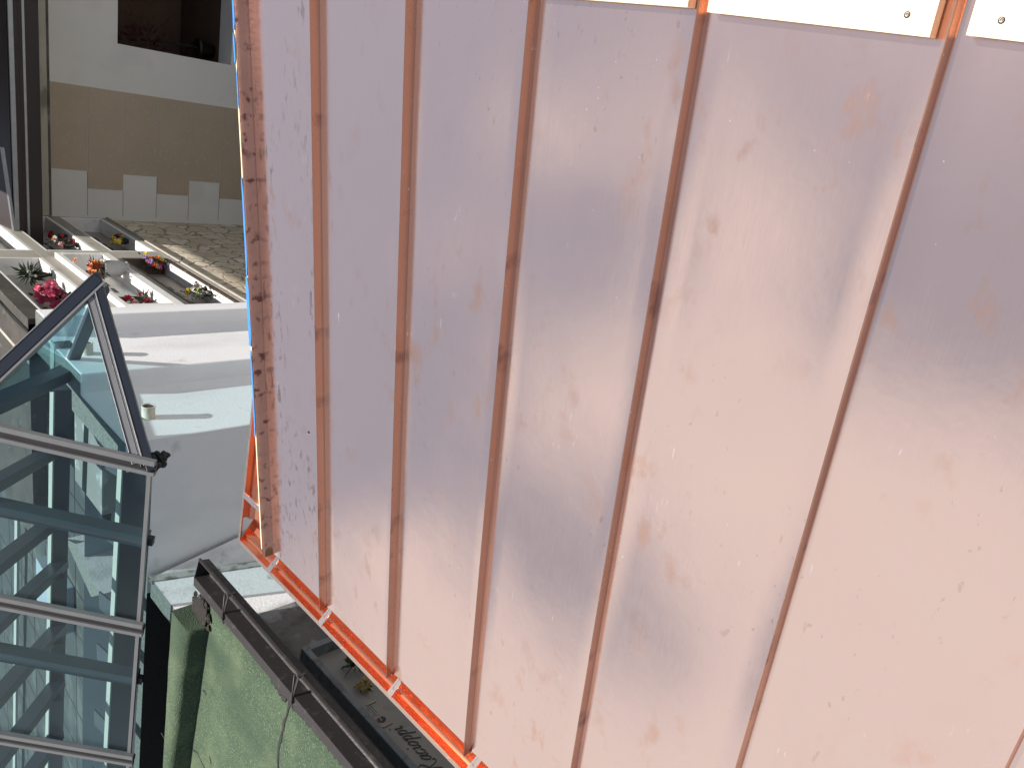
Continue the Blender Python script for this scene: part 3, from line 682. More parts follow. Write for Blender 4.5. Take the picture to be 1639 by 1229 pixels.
# dark gutter
m_ = MB()
GX, GY1 = -3.85, 5.10
prof = [(-.045, .028), (-.040, .034), (.030, .030), (.034, -.075), (.045, -.085), (.165, -.080), (.178, .002), (.192, .004), (.194, -.012)]
m_.sweep(prof, (GX, GY1, -2.36), (GX, -3.0, -2.36), (1, 0, 0), (0, 0, 1))
m_.quad([(GX+q[0], GY1, -2.36+q[1]) for q in prof[2:7]])
m_.quad([(GX-.045, GY1+.01, -2.33), (GX+.03, GY1+.01, -2.33), (GX+.0, GY1-.02, -2.47), (GX-.04, GY1-.08, -2.47)])
gd = m_.build('gutter', 'gutter_dark', side, solid=.004)
m_ = MB()
for (u, v) in ((360, 965), (470, 1112)):
    m_ = MB(); p = at(u, v, (0, 0, -1), 2.33)
    m_.beam((GX-.06, p.y, -2.322), (GX+.04, p.y, -2.322), .022, .006); m_.beam((GX+.04, p.y, -2.322), (GX+.195, p.y-.012, -2.345), .020, .006)
    m_.beam((GX+.197, p.y-.012, -2.338), (GX+.199, p.y-.012, -2.40), .022, .006)
    m_.tube([(GX-.05, p.y+.012, -2.33), (GX+.0, p.y-.015, -2.31), (GX+.06, p.y+.008, -2.325), (GX+.19, p.y+.02, -2.335)], .007, 6)
    m_.build('gutter_bracket', 'gutter_dark', gd)

# memorial niche with lettering under the dark gutter
XN = -4.455
tomb = thing('memorial_niche', (XN, 3.2, -3.3), 'grey stone framed memorial niche with black script lettering, bottom of picture', 'memorial niche')
m_ = MB()
m_.box((XN, 1.2, -2.96), (XN+.205, 4.38, -2.905)); m_.box((XN, 4.32, -4.4), (XN+.205, 4.38, -2.9605)); m_.box((XN, 1.2, -4.4), (XN+.205, 1.28, -2.9605)); m_.box((XN, 1.2, -4.46), (XN+.26, 4.38, -4.4005))
m_.build('frame', 'frame_grey', tomb, bevel=.006)
m_ = MB(); m_.box((XN-.02, 1.27, -4.4), (XN+.100, 4.33, -2.965)); m_.build('slab', 'marble_grey', tomb)
XS = XN+.1005
m_ = MB(); 
pl = at(618, 1160, (-1, 0, 0), -(XS+.01)); pr = at(592, 1125, (-1, 0, 0), -(XS+.01))
for q in (pl, pr):
    m_ = MB(); m_.box((XS-.001, q.y-.006, q.z-.055), (XS+.010, q.y+.006, q.z+.03)); m_.build('fixing_strip', 'brown_slab', tomb)
# emblem: dark round mark with a small red tail, and lines of minute print above it
c = at(611, 1151, (-1, 0, 0), -XS)
m_ = MB(); n_ = 26; rx = .030
for k_ in range(n_):
    a0, a1 = .35+5.7*k_/n_, .35+5.7*(k_+1)/n_; ri = .008+.004*math.sin(a0)
    m_.quad([(XS+.003, c.y+math.cos(a)*r, c.z+math.sin(a)*r*1.1) for a, r in ((a0, ri), (a0, rx), (a1, rx), (a1, .008+.004*math.sin(a1)))])
m_.build('emblem', 'black', tomb, recalc=False)
m_ = MB(); m_.quad([(XS+.003, c.y-.02, c.z+.025), (XS+.003, c.y+.012, c.z+.034), (XS+.003, c.y-.012, c.z+.062)]); m_.quad([(XS+.0035, c.y+.02, c.z+.026), (XS+.0035, c.y+.005, c.z+.03), (XS+.0035, c.y+.030, c.z+.055)])
m_.build('emblem_tail', 'red_mark', tomb, recalc=False)
m_ = MB()
for row in range(4):
    for k_ in range(9 if row else 11):
        if random.random() < .12: continue
        y = c.y+.052+k_*.0125; z = c.z+.042-row*.018
        m_.box((XS, y, z), (XS+.002, y+.009*random.uniform(.6, 1), z+(.010 if row == 0 else .0045)))
m_.build('small_print', 'black', tomb)
# script lettering, drawn as calligraphic strokes
def stroke(m_, pts, y0, z0, sc, wmax, xs):
    # smooth through the points, pen held at an angle so width varies
    P = []
    n = len(pts)
    for i in range(n-1):
        p0, p1, p2, p3 = pts[max(i-1, 0)], pts[i], pts[i+1], pts[min(i+2, n-1)]
        for s_ in range(6):
            t = s_/6
            P.append(tuple(.5*((2*p1[d])+(-p0[d]+p2[d])*t+(2*p0[d]-5*p1[d]+4*p2[d]-p3[d])*t*t+(-p0[d]+3*p1[d]-3*p2[d]+p3[d])*t**3) for d in (0, 1)))
    P.append(pts[-1])
    pen = math.radians(38)
    for i in range(len(P)-1):
        w_ = wmax; d0 = (math.cos(pen)*w_, -math.sin(pen)*w_*.9)
        th = .006
        q = []
        for p, s_ in ((P[i], -1), (P[i], 1), (P[i+1], 1), (P[i+1], -1)):
            x = (p[0]+.30*p[1])*sc; q.append((xs, y0+x+s_*d0[0]*.5, z0+p[1]*sc+s_*d0[1]*.5))
        m_.quad(q); 
        dx, dz = (P[i+1][0]-P[i][0]), (P[i+1][1]-P[i][1]); l_ = math.hypot(dx, dz) or 1; nx_, nz_ = -dz/l_*th*.5, dx/l_*th*.5
        q = []
        for p, s_ in ((P[i], -1), (P[i], 1), (P[i+1], 1), (P[i+1], -1)):
            x = (p[0]+.30*p[1])*sc; q.append((xs+.0006, y0+x+s_*nx_, z0+p[1]*sc+s_*nz_))
        m_.quad(q)
GL = {
 'R': ([[(.15, 0), (.3, .5), (.42, 1.5), (.46, 1.85)], [(-.15, 1.5), (-.05, 1.9), (.45, 2.15), (1.0, 2.0), (1.15, 1.6), (.8, 1.2), (.45, 1.05), (.6, .95), (.85, .4), (1.15, -.1), (1.5, -.15), (1.6, .1)], [(.15, 0), (-.1, -.1), (-.25, .1)]], 1.65),
 'a': ([[(.75, .85), (.5, 1.0), (.15, .7), (.05, .25), (.25, 0), (.5, .2), (.75, .8)], [(.8, 1.0), (.7, .3), (.8, .02), (1.0, .15)]], 1.0),
 'c': ([[(.65, .8), (.5, 1.0), (.15, .75), (.05, .3), (.25, 0), (.55, .1), (.75, .3)]], .8),
 'i': ([[(.1, .75), (.28, .98), (.22, .4), (.25, .05), (.45, .1), (.55, .25)], [(.34, 1.42), (.42, 1.50), (.36, 1.55)]], .58),
 'o': ([[(.5, 1.0), (.15, .75), (.05, .3), (.25, 0), (.55, .2), (.72, .65), (.5, 1.0), (.6, .8), (.9, .85)]], .92),
 'p': ([[(.1, .75), (.3, .98), (.22, .3), (.08, -.8)], [(.28, .6), (.5, .95), (.78, .85), (.75, .3), (.5, .02), (.25, .2)]], .95)}
m_ = MB(); R0 = at(708, 1231, (-1, 0, 0), -XS); R1 = at(652, 1158, (-1, 0, 0), -XS)
total = sum(GL[ch][1] for ch in 'Racioppi'); scl = (R1.y-R0.y)/total; yy = R0.y+.01; zb = R0.z-.005+.0
zslope = (R1.z-R0.z)
for ch in 'Racioppi':
    st, adv = GL[ch]
    for s_ in st: stroke(m_, s_, yy, zb, scl*1.0, .015, XS+.002)
    yy += adv*scl
m_.build('lettering', 'black', tomb, recalc=False)

# ------------------------------------------------------------------ flowers and vases
def flower(m_, c, r, ax=None):
    ax = Vector(ax) if ax else Vector((random.gauss(.6, .5), random.gauss(-.5, .5), random.gauss(.5, .5)))
    ax.normalize(); t = ax.cross(Vector((.3, .2, 1))).normalized(); s_ = ax.cross(t)
    for ring, (rr, lift, n_) in enumerate(((1.0, .05, 7), (.68, .30, 6), (.36, .5, 4))):
        for k_ in range(n_):
            a = 2*math.pi*(k_+ring*.5)/n_+random.uniform(-.15, .15); d = t*math.cos(a)+s_*math.sin(a); e = ax.cross(d)
            L_ = r*rr*random.uniform(.85, 1.15)
            p0 = c+ax*r*lift*.3; p1 = c+d*L_*.55+e*L_*.42+ax*r*lift; p2 = c+d*L_+ax*r*(lift+.12); p3 = c+d*L_*.55-e*L_*.42+ax*r*lift
            m_.quad([p0, p1, p2, p3])
def leafblade(m_, c, d, L_, w_):
    d = Vector(d).normalized(); sd = d.cross(Vector((.3, .5, .8))).normalized(); up = sd.cross(d)
    m_.quad([c, c+d*L_*.4+sd*w_+up*.1*L_, c+d*L_, c+d*L_*.45-sd*w_+up*.1*L_])
def bouquet(loc, label, cols, R, n, fr, leaves=40, vase=None, vh=.16, vr=.05, spread=(1, 1, 1), vmat='bronze', leafL=.08, group='flowers on the tombs'):
    """loc: centre of the blooms"""
    c = Vector(loc); base = c-Vector((0, 0, R*.6+vh)) if vase else c-Vector((0, 0, R))
    t = thing('flower_vase' if vase else 'flower_bunch', base, label, 'vase of flowers' if vase else 'flowers', group)
    if vase:
        m_ = MB(); z0 = 0
        if vase == 'urn': pr = [(vr*.8, 0), (vr*.85, .01), (vr*.62, .03), (vr*.62, .05), (vr*.95, .09), (vr*1.02, vh*.5), (vr*1.0, vh*.8), (vr*1.12, vh*.86), (vr*1.15, vh), (vr*.9, vh), (vr*.85, vh*.9)]
        else: pr = [(vr*.7, 0), (vr*.7, .008), (vr*.35, .03), (vr*.45, vh*.3), (vr*.9, vh*.7), (vr*.75, vh*.92), (vr*1.0, vh), (vr*.7, vh), (vr*.6, vh*.9)]
        m_.lathe(base, (0, 0, 1), pr, 22); m_.build('vase', vmat, t, origin=base)
    cols = cols if isinstance(cols, list) else [cols]
    for ci, cc in enumerate(cols):
        m_ = MB(); sub = Vector((0, random.gauss(0, .35)*R*spread[1], random.gauss(0, .3)*R)) if len(cols) > 1 else Vector((0, 0, 0))
        for k_ in range(max(1, n//len(cols))):
            d = Vector((random.gauss(.2, .5)*spread[0], random.gauss(0, .55)*spread[1], random.gauss(0, .55)*spread[2]))*R*(.75 if len(cols) > 1 else 1)
            flower(m_, c+sub+d, fr*random.uniform(.75, 1.2), d+Vector((.8, -.4, .4))*R)
        m_.build('blooms', cc, t, origin=base, recalc=False)
    if leaves:
        m_ = MB()
        for k_ in range(leaves):
            d = Vector((random.gauss(.1, .6), random.gauss(0, .8), random.gauss(-.1, .7))); leafblade(m_, c+d*R*.5*Vector(spread).length/1.7, d, leafL*random.uniform(.6, 1.3), leafL*.16)
        for k_ in range(5):
            q = c+Vector((random.gauss(0, .3), random.gauss(0, .3), 0))*R; m_.tube([base+Vector((0, 0, vh*.9 if vase else 0)), q], .004, 5)
        m_.build('foliage', 'leaf', t, origin=base, recalc=False)
    return t

# flowers inside the memorial niche
q = at(570, 1060, (-1, 0, 0), -(XS+.09))
bouquet(q+Vector((.0, 0, -.0)), 'dark green foliage bunch inside the shaded memorial niche', ['leaf'], .07, 10, .03, 46, None, leafL=.07, group='plants in the memorial niche')
q = at(581, 1096, (-1, 0, 0), -(XS+.05))
bouquet(q, 'dried straw yellow flowers on the slab of the shaded memorial niche', ['straw'], .05, 18, .022, 12, None, leafL=.05, group='plants in the memorial niche')

# ------------------------------------------------------------------ columbarium wall
XC = -2.70; YC = 13.9
colw = thing('columbarium', (XC, 11, GZ), 'taupe burial wall with niches above rubble stone, sunlit at its top edge', 'burial wall')
rows = [(-2.20, -2.84), (-2.99, -3.79), (-3.83, -4.50)]     # niche clear openings in z
rows = [(-2.22, -2.86), (-3.00, -3.66), (-3.82, -4.46)]
cols_ = [(8.58, 11.12), (11.50, 13.86)]
m_ = MB()
def cbar(y0, y1, z0, z1, x=XC): m_.box((x-.45, y0, z0), (x, y1, z1))
zt = -2.05
zz = [zt]+[z for r in rows for z in r]+[-4.56]
for i in range(2, len(zz), 2): cbar(8.52, YC, zz[i+1], zz[i])
for y0, y1 in ((11.12, 11.50), (8.52, 8.58), (13.86, YC)):
    for r in rows: m_.box((XC-.45, y0+.0005, r[1]+.0005), (XC-.001, y1-.0005, r[0]-.0005))
m_.box((XC-.50, 8.52, -4.56), (XC-.452, YC, zt)); m_.build('niche_grid', 'concrete', colw, bevel=.006)
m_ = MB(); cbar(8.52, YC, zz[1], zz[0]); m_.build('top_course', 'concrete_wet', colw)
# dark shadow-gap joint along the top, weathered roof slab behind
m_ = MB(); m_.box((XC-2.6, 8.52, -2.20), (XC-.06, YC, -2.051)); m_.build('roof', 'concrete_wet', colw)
m_ = MB(); m_.box((XC-.455, 8.52, GZ), (XC-.03, YC, -4.561)); m_.build('stone_base', 'stone', colw)
m_ = MB(); m_.box((XC-.2, 8.52, -4.5595), (XC+.02, YC, -4.53)); m_.build('ledge', 'concrete', colw)
# cable along the top
m_ = MB(); pts = []
for k_ in range(15):
    y = 12.2-k_*.3; pts.append((XC-.12+.05*noise.noise(Vector((y, 0, 0))), y, -2.02+.04*noise.noise(Vector((y*1.3, 4, 0)))))
m_.tube(pts, .012, 6); m_.build('cable', 'crack', colw)

def niche(ci, ri, frame, slab, inner, label, fw=.05, proud=.0, depth=.22):
    y0, y1 = cols_[ci]; z1, z0 = rows[ri]
    t = thing('burial_niche', (XC-.2, (y0+y1)/2, z0), label, 'burial niche', 'burial niches in the wall')
    e = .002; xf = XC+proud
    m_ = MB()
    m_.box((XC-.40, y0+e, z0+e), (xf, y1-e, z0+fw)); m_.box((XC-.40, y0+e, z1-fw*.6), (xf, y1-e, z1-e))
    m_.box((XC-.40, y0+e, z0+fw+.0005), (xf, y0+fw, z1-fw*.6-.0005)); m_.box((XC-.40, y1-fw, z0+fw+.0005), (xf, y1-e, z1-fw*.6-.0005))
    m_.build('frame', frame, t, bevel=.005)
    m_ = MB(); m_.box((XC-.42, y0+fw*.9, z0+fw*.9), (XC-depth, y1-fw*.9, z1-fw*.5))
    # engraved names as small dark marks in lines
    m_.cur = 1; x = XC-depth
    for row in range(3):
        for part in range(4):
            ys = y0+.45+part*.32+row*.1; n_ = random.randint(4, 7)
            for k_ in range(n_):
                yy_ = ys+k_*.036
                if yy_ < y1-.3: m_.box((x, yy_, z1-.20-row*.09), (x+.004, yy_+.024, z1-.16-row*.09+random.uniform(0, .01)))
    m_.build('slab', [slab, 'black'], t)
    return t
niche(0, 0, 'marble_white', 'marble_mid', None, 'grey marble niche with magenta and pink flowers, topmost of the near column')
niche(0, 1, 'marble_white', 'marble_white', None, 'bright white marble niche holding coral flowers in a grey urn', fw=.11, proud=.07, depth=.14)
niche(0, 2, 'marble_brown', 'brown_slab', None, 'dark brown framed niche with purple and yellow flowers beside the stone wall', fw=.06)
niche(1, 0, 'marble_white', 'marble_mid', None, 'far niche half hidden behind the dark maroon eave')
niche(1, 1, 'marble_white', 'marble_mid', None, 'white framed far niche with small red flower, beside the maroon eave')
niche(1, 2, 'marble_white', 'brown_slab', None, 'far niche above the rubble stone with yellow flowers')
# white inner ledges (lit) for the dark niche
m_ = MB(); m_.box((XC-.218, 8.66, rows[2][1]+.061), (XC-.02, 11.05, rows[2][1]+.066)); 
tag(m_.build('ledge_slab', 'marble_white'), 'white marble sill lying in the dark brown framed niche', 'marble sill')

def NB(u, v, dx=-.08): return at(u, v, (-1, 0, 0), -(XC+dx))
bouquet(NB(153, 430, .08), 'coral orange bouquet in a fluted grey urn', ['coral', 'coral', 'orange', 'palepink'], .13, 34, .045, 40, 'urn', .30, .105, vmat='greyvase', leafL=.10)
bouquet(NB(241, 424), 'purple, yellow and red mixed bouquet in a dark niche vase', ['purple', 'purple', 'yellow', 'orange', 'red'], .15, 40, .04, 50, 'cone', .22, .06, leafL=.09)
bouquet(NB(80, 455), 'pink rose above magenta flowers in the grey marble niche', ['pink'], .04, 6, .055, 8, None, leafL=.06)
bouquet(NB(82, 473), 'large dark magenta flower mass on the grey marble niche sill', ['magenta', 'magenta', 'pink'], .14, 34, .055, 10, 'cone', .12, .06, leafL=.06)
bouquet(NB(48, 440), 'dark leafy bunch with a few white buds in the grey marble niche', ['white'], .10, 5, .018, 90, 'cone', .20, .05, leafL=.11)
bouquet(NB(205, 481), 'bright red flowers at the foot of the white marble niche', ['red'], .06, 12, .04, 8, None, leafL=.08)
bouquet(NB(216, 484), 'pale pink rose between two red bunches', ['palepink'], .02, 4, .045, 3, None, leafL=.05)
bouquet(NB(232, 482), 'dark red flowers with tall green leaves in the white marble niche', ['red'], .06, 9, .035, 26, None, leafL=.13)
bouquet(NB(318, 470), 'white and green small flowers at the near end of the dark niche', ['white', 'white', 'lime'], .13, 40, .024, 40, 'cone', .14, .05, leafL=.06)
bouquet(NB(298, 470), 'yellow twig of flowers beside the white ones', ['yellow'], .06, 9, .022, 8, None, leafL=.05)
bouquet(NB(82, 374), 'single small red flower in the far white framed niche', ['red'], .035, 5, .04, 4, None, leafL=.05)
bouquet(NB(86, 385), 'orange and cream flowers in the far white framed niche', ['orange', 'white'], .07, 10, .03, 16, 'cone', .14, .045, leafL=.06)
bouquet(NB(98, 392), 'pale pink flowers beside a dark bronze vase, far niche', ['palepink'], .05, 10, .028, 8, 'cone', .18, .06, leafL=.06)
bouquet(NB(124, 353), 'red and lime bouquet in the farthest corner niche', ['red', 'coral', 'lime'], .09, 26, .035, 20, 'cone', .22, .055, leafL=.07)
bouquet(NB(190, 386), 'yellow daffodil bunch with dark vase in the far lower niche', ['yellow', 'lime'], .07, 14, .04, 16, 'cone', .16, .06, leafL=.08)
bouquet(NB(221, 392), 'pale pink flowers at the near end of the far lower niche', ['palepink'], .06, 10, .03, 4, None, leafL=.04)
# small grave lamps / figures standing on the sills
def lamp(u, v, h, label, m='bronze', r=.035):
    p = NB(u, v, -.06); t = thing('grave_lamp', p, label, 'grave lamp', 'small dark lamps on the niche sills')
    k_ = MB(); k_.lathe(p, (0, 0, 1), [(r, 0), (r, .012), (r*.5, .03), (r*.45, h*.3), (r*.95, h*.36), (r*.95, h*.75), (r*.5, h*.85), (r*.15, h), (0.001, h)], 14); k_.build('lamp_body', m, t, origin=p)
    k_ = MB(); k_.lathe(p+Vector((0, 0, h*.45)), (0, 0, 1), [(r*1.0, 0), (r*1.0, h*.2)], 14, False); k_.build('lamp_glass', 'red', t, origin=p)
lamp(112, 378, .20, 'small dark lamp, farthest lamp on the white framed niche sill')
lamp(128, 386, .16, 'short lamp standing right of the pink flowers, far niche')
lamp(203, 378, .20, 'dark lamp beside yellow daffodils in the far lower niche')
lamp(330, 462, .22, 'dark lamp behind the white and green flowers')

# ------------------------------------------------------------------ grey facade building with maroon eave
fac = thing('panelled_building', (0, YC+2, GZ), 'grey rendered building with beige cladding boards and dark maroon eave', 'building')
m_ = MB()
zj = [-3.70, -4.25, -4.80, -5.35, -5.91, -6.47, -7.1]; ztop = -2.6
OX0, OZ0, OZ1 = .07, -4.69, -6.56
# wall pieces around the recess opening (butted)
m_.box((-2.75, YC, GZ), (OX0, YC+.5, ztop)); m_.box((OX0+.0005, YC, OZ0), (3.2, YC+.5, ztop)); m_.box((OX0+.0005, YC, GZ), (3.2, YC+.5, OZ1)); m_.box((3.2005, YC, GZ), (6, YC+.5, ztop))
m_.build('wall', 'facade', fac)
m_ = MB(); m_.box((OX0-.06, YC+2.2, OZ1-.06), (3.3, YC+2.3, OZ0+.06)); m_.box((OX0-.06, YC+.501, OZ1-.06), (3.3, YC+2.2, OZ1-.003)); m_.box((OX0-.06, YC+.501, OZ0+.003), (3.3, YC+2.2, OZ0+.06)); m_.box((OX0-.06, YC+.501, OZ1-.003), (OX0-.003, YC+2.2, OZ0+.003)); m_.box((3.203, YC+.501, OZ1-.003), (3.3, YC+2.2, OZ0+.003))
m_.build('recess', 'dark_room', fac)
# beige boards, each course its own board, left ends staggered
ends = [-1.94, -2.22, -1.95, -2.24, -1.97, -2.25]
for k_ in range(6):
    m_ = MB(); m_.box((ends[k_], YC-.010, zj[k_+1]+.004), (-.645, YC-.0005, zj[k_]-.004)); m_.build('cladding_board', 'beige', fac, bevel=.002)
m_ = MB()
for k_ in range(6):
    m_.box((-2.66, YC-.0015, zj[k_]-.003), (ends[max(k_-1, 0)]-.01 if k_ else -2.0, YC, zj[k_]+.003))
m_.build('panel_joint', 'dark_plaster', fac)
m_ = MB(); m_.box((-2.69, YC-.03, -3.68), (6, YC-.001, -3.10)); m_.build('frieze', 'beige_grey', fac)
m_ = MB(); m_.box((-2.69, YC-.034, -3.715), (6, YC-.001, -3.681)); m_.build('shadow_groove', 'dark_plaster', fac)
# maroon eave with gutter, 1.1 m proud of the wall
XE0 = -2.93; YF = 12.8
m_ = MB()
m_.box((XE0, YF, -3.31), (6.5, YC+.3, -3.20)); m_.box((XE0, YF-.02, -3.30), (6.5, YF+.02, -3.05)); m_.box((XE0+.02, YF-.07, -3.05), (6.5, YF+.05, -2.985))
ev = m_.build('eave', 'maroon', fac, bevel=.004)
m_ = MB(); m_.box((XE0-.004, YF-.026, -3.135), (6.5, YF-.0205, -3.105)); m_.box((XE0+.01, YF-.10, -2.985), (6.5, YF-.06, -2.93)); m_.build('trim', 'trim', ev)
m_ = MB(); m_.hexa([(XE0+.05, YF-.04, -2.984), (6.5, YF-.04, -2.984), (6.5, YC+3, -2.984), (XE0+.05, YC+3, -2.984)], [(XE0+.05, YF-.04, -2.92), (6.5, YF-.04, -2.92), (6.5, YC+3, -1.9), (XE0+.05, YC+3, -1.9)]); m_.build('roof', 'maroon', fac)
m_ = MB(); m_.beam((-1.55, YF-.06, -2.80), (-2.90, YF-.06, -2.93), .10, .03); m_.build('eave_cap', 'trim', ev)
# unseen slab and the block carrying it, added to shade the lower burial wall
m_ = MB(); m_.box((-1.0, YC+1.2, -2.6), (6, YC+5, .05)); m_.build('slab_support', 'facade', fac)
m_ = MB(); m_.box((-1.43, 10.0, .06), (6.5, 19.5, .24)); m_.build('shade_slab', 'maroon', fac)
# tall potted plant standing in the recess
p = at(236, 66, (0, 1, 0), YC+.35)
pb = Vector((p.x+.05, YC+.75, OZ1-.003)); pt = thing('potted_plant', pb, 'tall dark red plant just inside the dark recess opening', 'plant')
m_ = MB(); m_.lathe(pb, (0, 0, 1), [(.11, 0), (.15, .24), (.17, .26), (.17, .30), (.14, .30), (.13, .27)], 18); m_.build('pot', 'bronze', pt, origin=pb)
m_ = MB(); top = Vector((p.x, YC+.60, p.z)); m_.tube([pb+Vector((0, 0, .26)), pb.lerp(top, .5)+Vector((.03, .02, 0)), top], [.022, .018, .012], 7); m_.build('stem', 'rust', pt, origin=pb)
m_ = MB()
for k_ in range(150):
    d = Vector((random.gauss(0, .16), random.gauss(-.05, .12), random.gauss(0, .20))); leafblade(m_, top+d, d+Vector((random.gauss(0, .1), -.05, .1)), random.uniform(.10, .2), .035)
m_.build('foliage', 'maroon_leaf', pt, origin=pb, recalc=False)

# ------------------------------------------------------------------ glass roof
gl = thing('glass_roof', (-5, 7, GZ), 'dark steel framed glass roof with a pointed end, left side of picture', 'glass roof')
ZG = -2.10
B = at(240, 745, (0, 0, -1), 2.10); EV = Vector((-3.664, .371, 0))/4.0*1.0
evd = Vector((-3.664, .371, 0)).normalized(); MD = Vector((.121, .643, .756)); SL = 1.46
C = B+MD*SL
A = at(155, 445, (0, 0, -1), 2.10); A2 = Vector((-2.96, 7.68, ZG))
NF = evd.cross(MD).normalized(); NF = NF if NF.z > 0 else -NF
LEN = 8.0
def onF(u, v): return at(u, v, NF, NF.dot(B))
def frac(u, v):
    return (onF(u, v)-B).dot(evd-MD*evd.dot(MD)) / (evd-MD*evd.dot(MD)).dot(evd)
maj = [0, frac(227, 1004), frac(212, 1212)]; mino = [frac(234, 872), frac(222, 1096)]
maj += [maj[2]+1.7, maj[2]+3.4]; mino += [maj[2]+.85, maj[2]+2.55]
# glazing: front slope (one pane per bay) , end triangles, back slope
def pane(pts, th=.012):
    P = [Vector(p) for p in pts]; n = (P[1]-P[0]).cross(P[2]-P[0]).normalized(); m_ = MB(); m_.prism([p-n*th/2 for p in P], n*th); m_.build('glass_pane', 'glass', gl)
stops = sorted(maj+mino); stops = [s for s in stops]
for i in range(len(stops)-1):
    a, b_ = B+evd*(stops[i]+.02), B+evd*(stops[i+1]-.02)
    pane([a, b_, b_+MD*SL, a+MD*SL])
cn = lambda p, q, t=.0: p+(q-p)*t
G = (A+B+C)/3
pane([A+(G-A)*.03, B+(G-B)*.03, C+(G-C)*.03])
# front mullions: major = double aluminium rails with dark groove; minor = steel bar behind the glass
for s in maj:
    m_ = MB(); a = B+evd*s-MD*.05; t_ = C+evd*s+MD*.0
    m_.cur = 0; m_.beam(a+evd*.048, t_+evd*.048, .034, .05, NF, .045); m_.beam(a-evd*.048, t_-evd*.048, .042, .05, NF, .05)
    m_.cur = 1; m_.beam(a, t_, .058, .05, NF, .028)
    m_.build('mullion', ['alu', 'alu_dark'], gl, bevel=.003)
for s in mino:
    m_ = MB(); a = B+evd*s; t_ = C+evd*s; m_.beam(a, t_, .10, .12, NF, -.02); m_.build('glazing_bar', 'steel_side', gl, bevel=.003)
    m_ = MB(); m_.beam(a-MD*.05-NF*.04, a+MD*.02-NF*.04, .07, .05, NF, .0); m_.build('bar_end', 'steel', gl)
# eave edge strip
m_ = MB(); m_.beam(B-evd*.04+MD*.0, B+evd*LEN, .03, .03, NF, .01); m_.build('eave_strip', 'alu', gl)
# hip edge B->A : broad light rail + dark outer cover; A->C
NT = (A-B).cross(C-B).normalized(); NT = NT if NT.z > 0 else -NT
ab = (A-B).normalized(); inn = NT.cross(ab).normalized(); inn = inn if inn.dot(G-B) > 0 else -inn
m_ = MB(); m_.cur = 0; m_.beam(B+inn*.078+ab*.04, A+inn*.078-ab*.06, .075, .05, NT, .03)
m_.beam(B+inn*.034, A+inn*.034, .010, .05, NT, .045)
m_.cur = 1; m_.beam(B+inn*.108+ab*.05, A+inn*.108-ab*.08, .010, .05, NT, .035); m_.beam(B+inn*.058, A+inn*.058, .006, .05, NT, .0335)
m_.beam(B-inn*.002-ab*.05, A-inn*.002+ab*.03, .058, .10, NT, .04)
m_.build('hip_sill', ['alu', 'steel'], gl, bevel=.003)
ac = (C-A).normalized(); inn2 = NT.cross(ac).normalized(); inn2 = inn2 if inn2.dot(G-A) > 0 else -inn2
m_ = MB(); m_.cur = 0; m_.beam(A+inn2*.088, C+inn2*.088, .026, .05, NT, .045); m_.beam(A-inn2*.022, C-inn2*.022, .012, .05, NT, .055)
m_.cur = 1; m_.beam(A+inn2*.03, C+inn2*.03, .088, .07, NT, .05)
m_.build('hip_rafter', ['alu', 'steel'], gl, bevel=.003)
# concealed back faces of the pyramid end and back slope
m_ = MB(); m_.beam(A+(A2-A)*.10, A2, .05, .10, (0, 0, 1), -.03); m_.build('end_beam', 'steel_side', gl, bevel=.004)
m_ = MB(); m_.beam(A2, C, .10, .20, (0, 0, 1), .0); m_.build('back_hip_rafter', 'steel', gl, bevel=.004)
pane([A+(A2-A)*.03, A2, C-(C-A)*.03-MD*.05])
# ridge
m_ = MB(); m_.beam(C, C+evd*LEN, .10, .18, (0, 0, 1), .02); m_.build('ridge_beam', 'steel', gl, bevel=.004)
# long beams: back eave beam and inner front beam, pale top flange and dark web
bb = at(81, 740, (0, 0, -1), 2.10); be = at(75, 1167, (0, 0, -1), 2.10); bd = (be-bb).normalized()
def ibeam(a, b_, wd, hh, name):
    m_ = MB(); m_.cur = 0; m_.beam(a, b_, wd, .014, (0, 0, 1), 0); m_.cur = 1; m_.beam(a, b_, wd*.55, hh, (0, 0, 1), -.0145); m_.beam(a-Vector((0, wd*.46, 0)), b_-Vector((0, wd*.46, 0)), .012, hh, (0, 0, 1), -.0145)
    m_.build(name, ['flange_pale', 'steel'], gl)
MAT['flange_pale'] = mat('pale_green_paint', (.32, .35, .31), .5, 0, .1, 5)
ibeam(bb-bd*1.35, bb+bd*9, .12, .15, 'back_eave_beam')
cb = at(191, 757, (0, 0, -1), 2.18); ce = at(167, 1228, (0, 0, -1), 2.18); cd = (ce-cb).normalized()
ibeam(cb-cd*.10, cb+cd*9, .10, .20, 'front_beam')
# rafters of the back slope (seen through the front glazing) and gusset plates
for i, s in enumerate(sorted(maj+mino)):
    foot = bb+bd*(s-.95+.0)+Vector((0, -.02, -.02)); top = C+evd*s
    if i: m_ = MB(); m_.beam(foot, top, .09, .17, (0, 0, 1), 0); m_.build('back_rafter', 'steel', gl, bevel=.004)
    m_ = MB(); q = foot+(top-foot).normalized()*.20; m_.beam(foot+Vector((0, -.06, .10)), q+Vector((0, -.20, .02)), .016, .16, (0, 0, 1), .0); 
    m_.beam(cb+cd*(s-.0)+Vector((0, .10, -.03)), cb+cd*(s-.0)+Vector((-.03, .36, .0)), .19, .016, (0, 0, 1), 0); m_.build('gusset_plate', 'steel_side', gl)
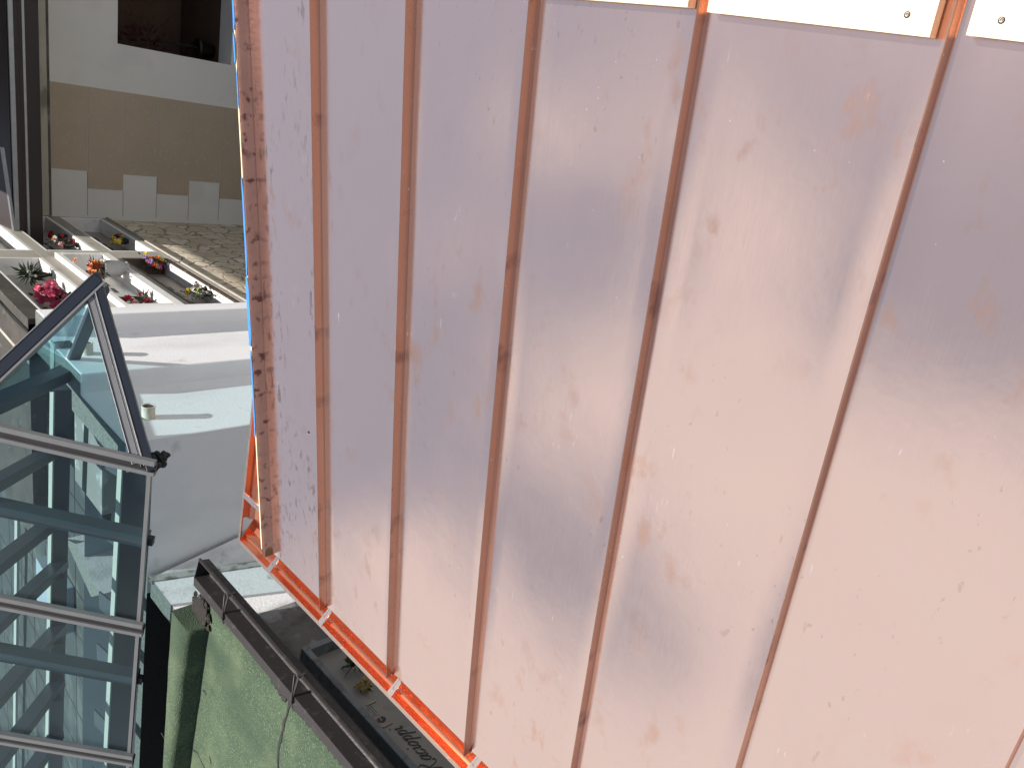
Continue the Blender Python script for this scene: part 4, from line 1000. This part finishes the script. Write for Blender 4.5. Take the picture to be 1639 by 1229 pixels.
# diagonal braces
def Pz(u, v, z): return at(u, v, (0, 0, -1), -z)
m_ = MB(); m_.beam(Pz(112, 612, -2.16), Pz(158, 706, -2.18), .09, .09); m_.build('brace', 'steel', gl)
m_ = MB(); m_.beam(Pz(158, 704, -2.18), Pz(205, 722, -2.16), .16, .09); m_.build('brace', 'steel', gl)
m_ = MB(); m_.beam(Pz(166, 762, -2.5), Pz(160, 838, -2.5), .10, .09); m_.build('post', 'steel', gl)
m_ = MB(); m_.beam(Pz(112, 846, -2.55), Pz(180, 855, -2.55), .10, .14); m_.build('post', 'steel', gl)
# lower gallery lines on the far side
m_ = MB(); m_.beam(Pz(27, 640, -2.9), Pz(22, 1240, -2.9), .16, .04); m_.build('gallery_rail', 'flange_pale', gl)
m_ = MB()
for k_ in range(26): m_.lathe(B+Vector((random.uniform(-.05, .045), random.uniform(.02, .12), random.uniform(-.17, -.01))), (random.uniform(-1, 1), random.uniform(-1, 1), 1), [(.0, 0), (.030, .008), (.024, .03), (0, .04)], 7, False)
m_.build('bitumen_patch', 'rubber', gl)

# a small fly sitting on the first wide pan
a_, y_ = roof_at(493.5, 692, .004)
fp = RP(a_, y_, .003)
fly = thing('fly', fp, 'tiny black fly sitting on the narrow copper panel', 'insect')
m_ = MB(); m_.lathe(fp+UPR*.006+NR*.0025, -UPR, [(.0004, 0), (.0018, .001), (.0020, .0025), (.0012, .0036), (.0024, .005), (.0026, .0075), (.0014, .0105), (.0003, .012)], 12); m_.build('body', 'black', fly, origin=fp)
MAT['wing'] = mat('smoky_wing', (.25, .23, .21), .3)
for sd in (-1, 1):
    m_ = MB(); r_ = fp+NR*.0048; d1 = (-UPR+Vector((0, sd*.55, 0))).normalized(); d2 = NR.cross(d1)
    m_.quad([r_, r_+d1*.004+d2*.0016, r_+d1*.0095+d2*.0012, r_+d1*.0105, r_+d1*.008-d2*.0016]); m_.build('wing', 'wing', fly, origin=fp, solid=.0001)
for k_ in range(3):
    for sd in (-1, 1):
        m_ = MB(); b0 = fp+UPR*(.003-.002*k_)+NR*.002; m_.tube([b0, b0+Vector((0, sd*.003, 0))+NR*.0015+UPR*(.001-.001*k_), b0+Vector((0, sd*.0058, 0))-NR*.0015+UPR*(.002-.002*k_)], .0003, 5); m_.build('leg', 'black', fly, origin=fp)
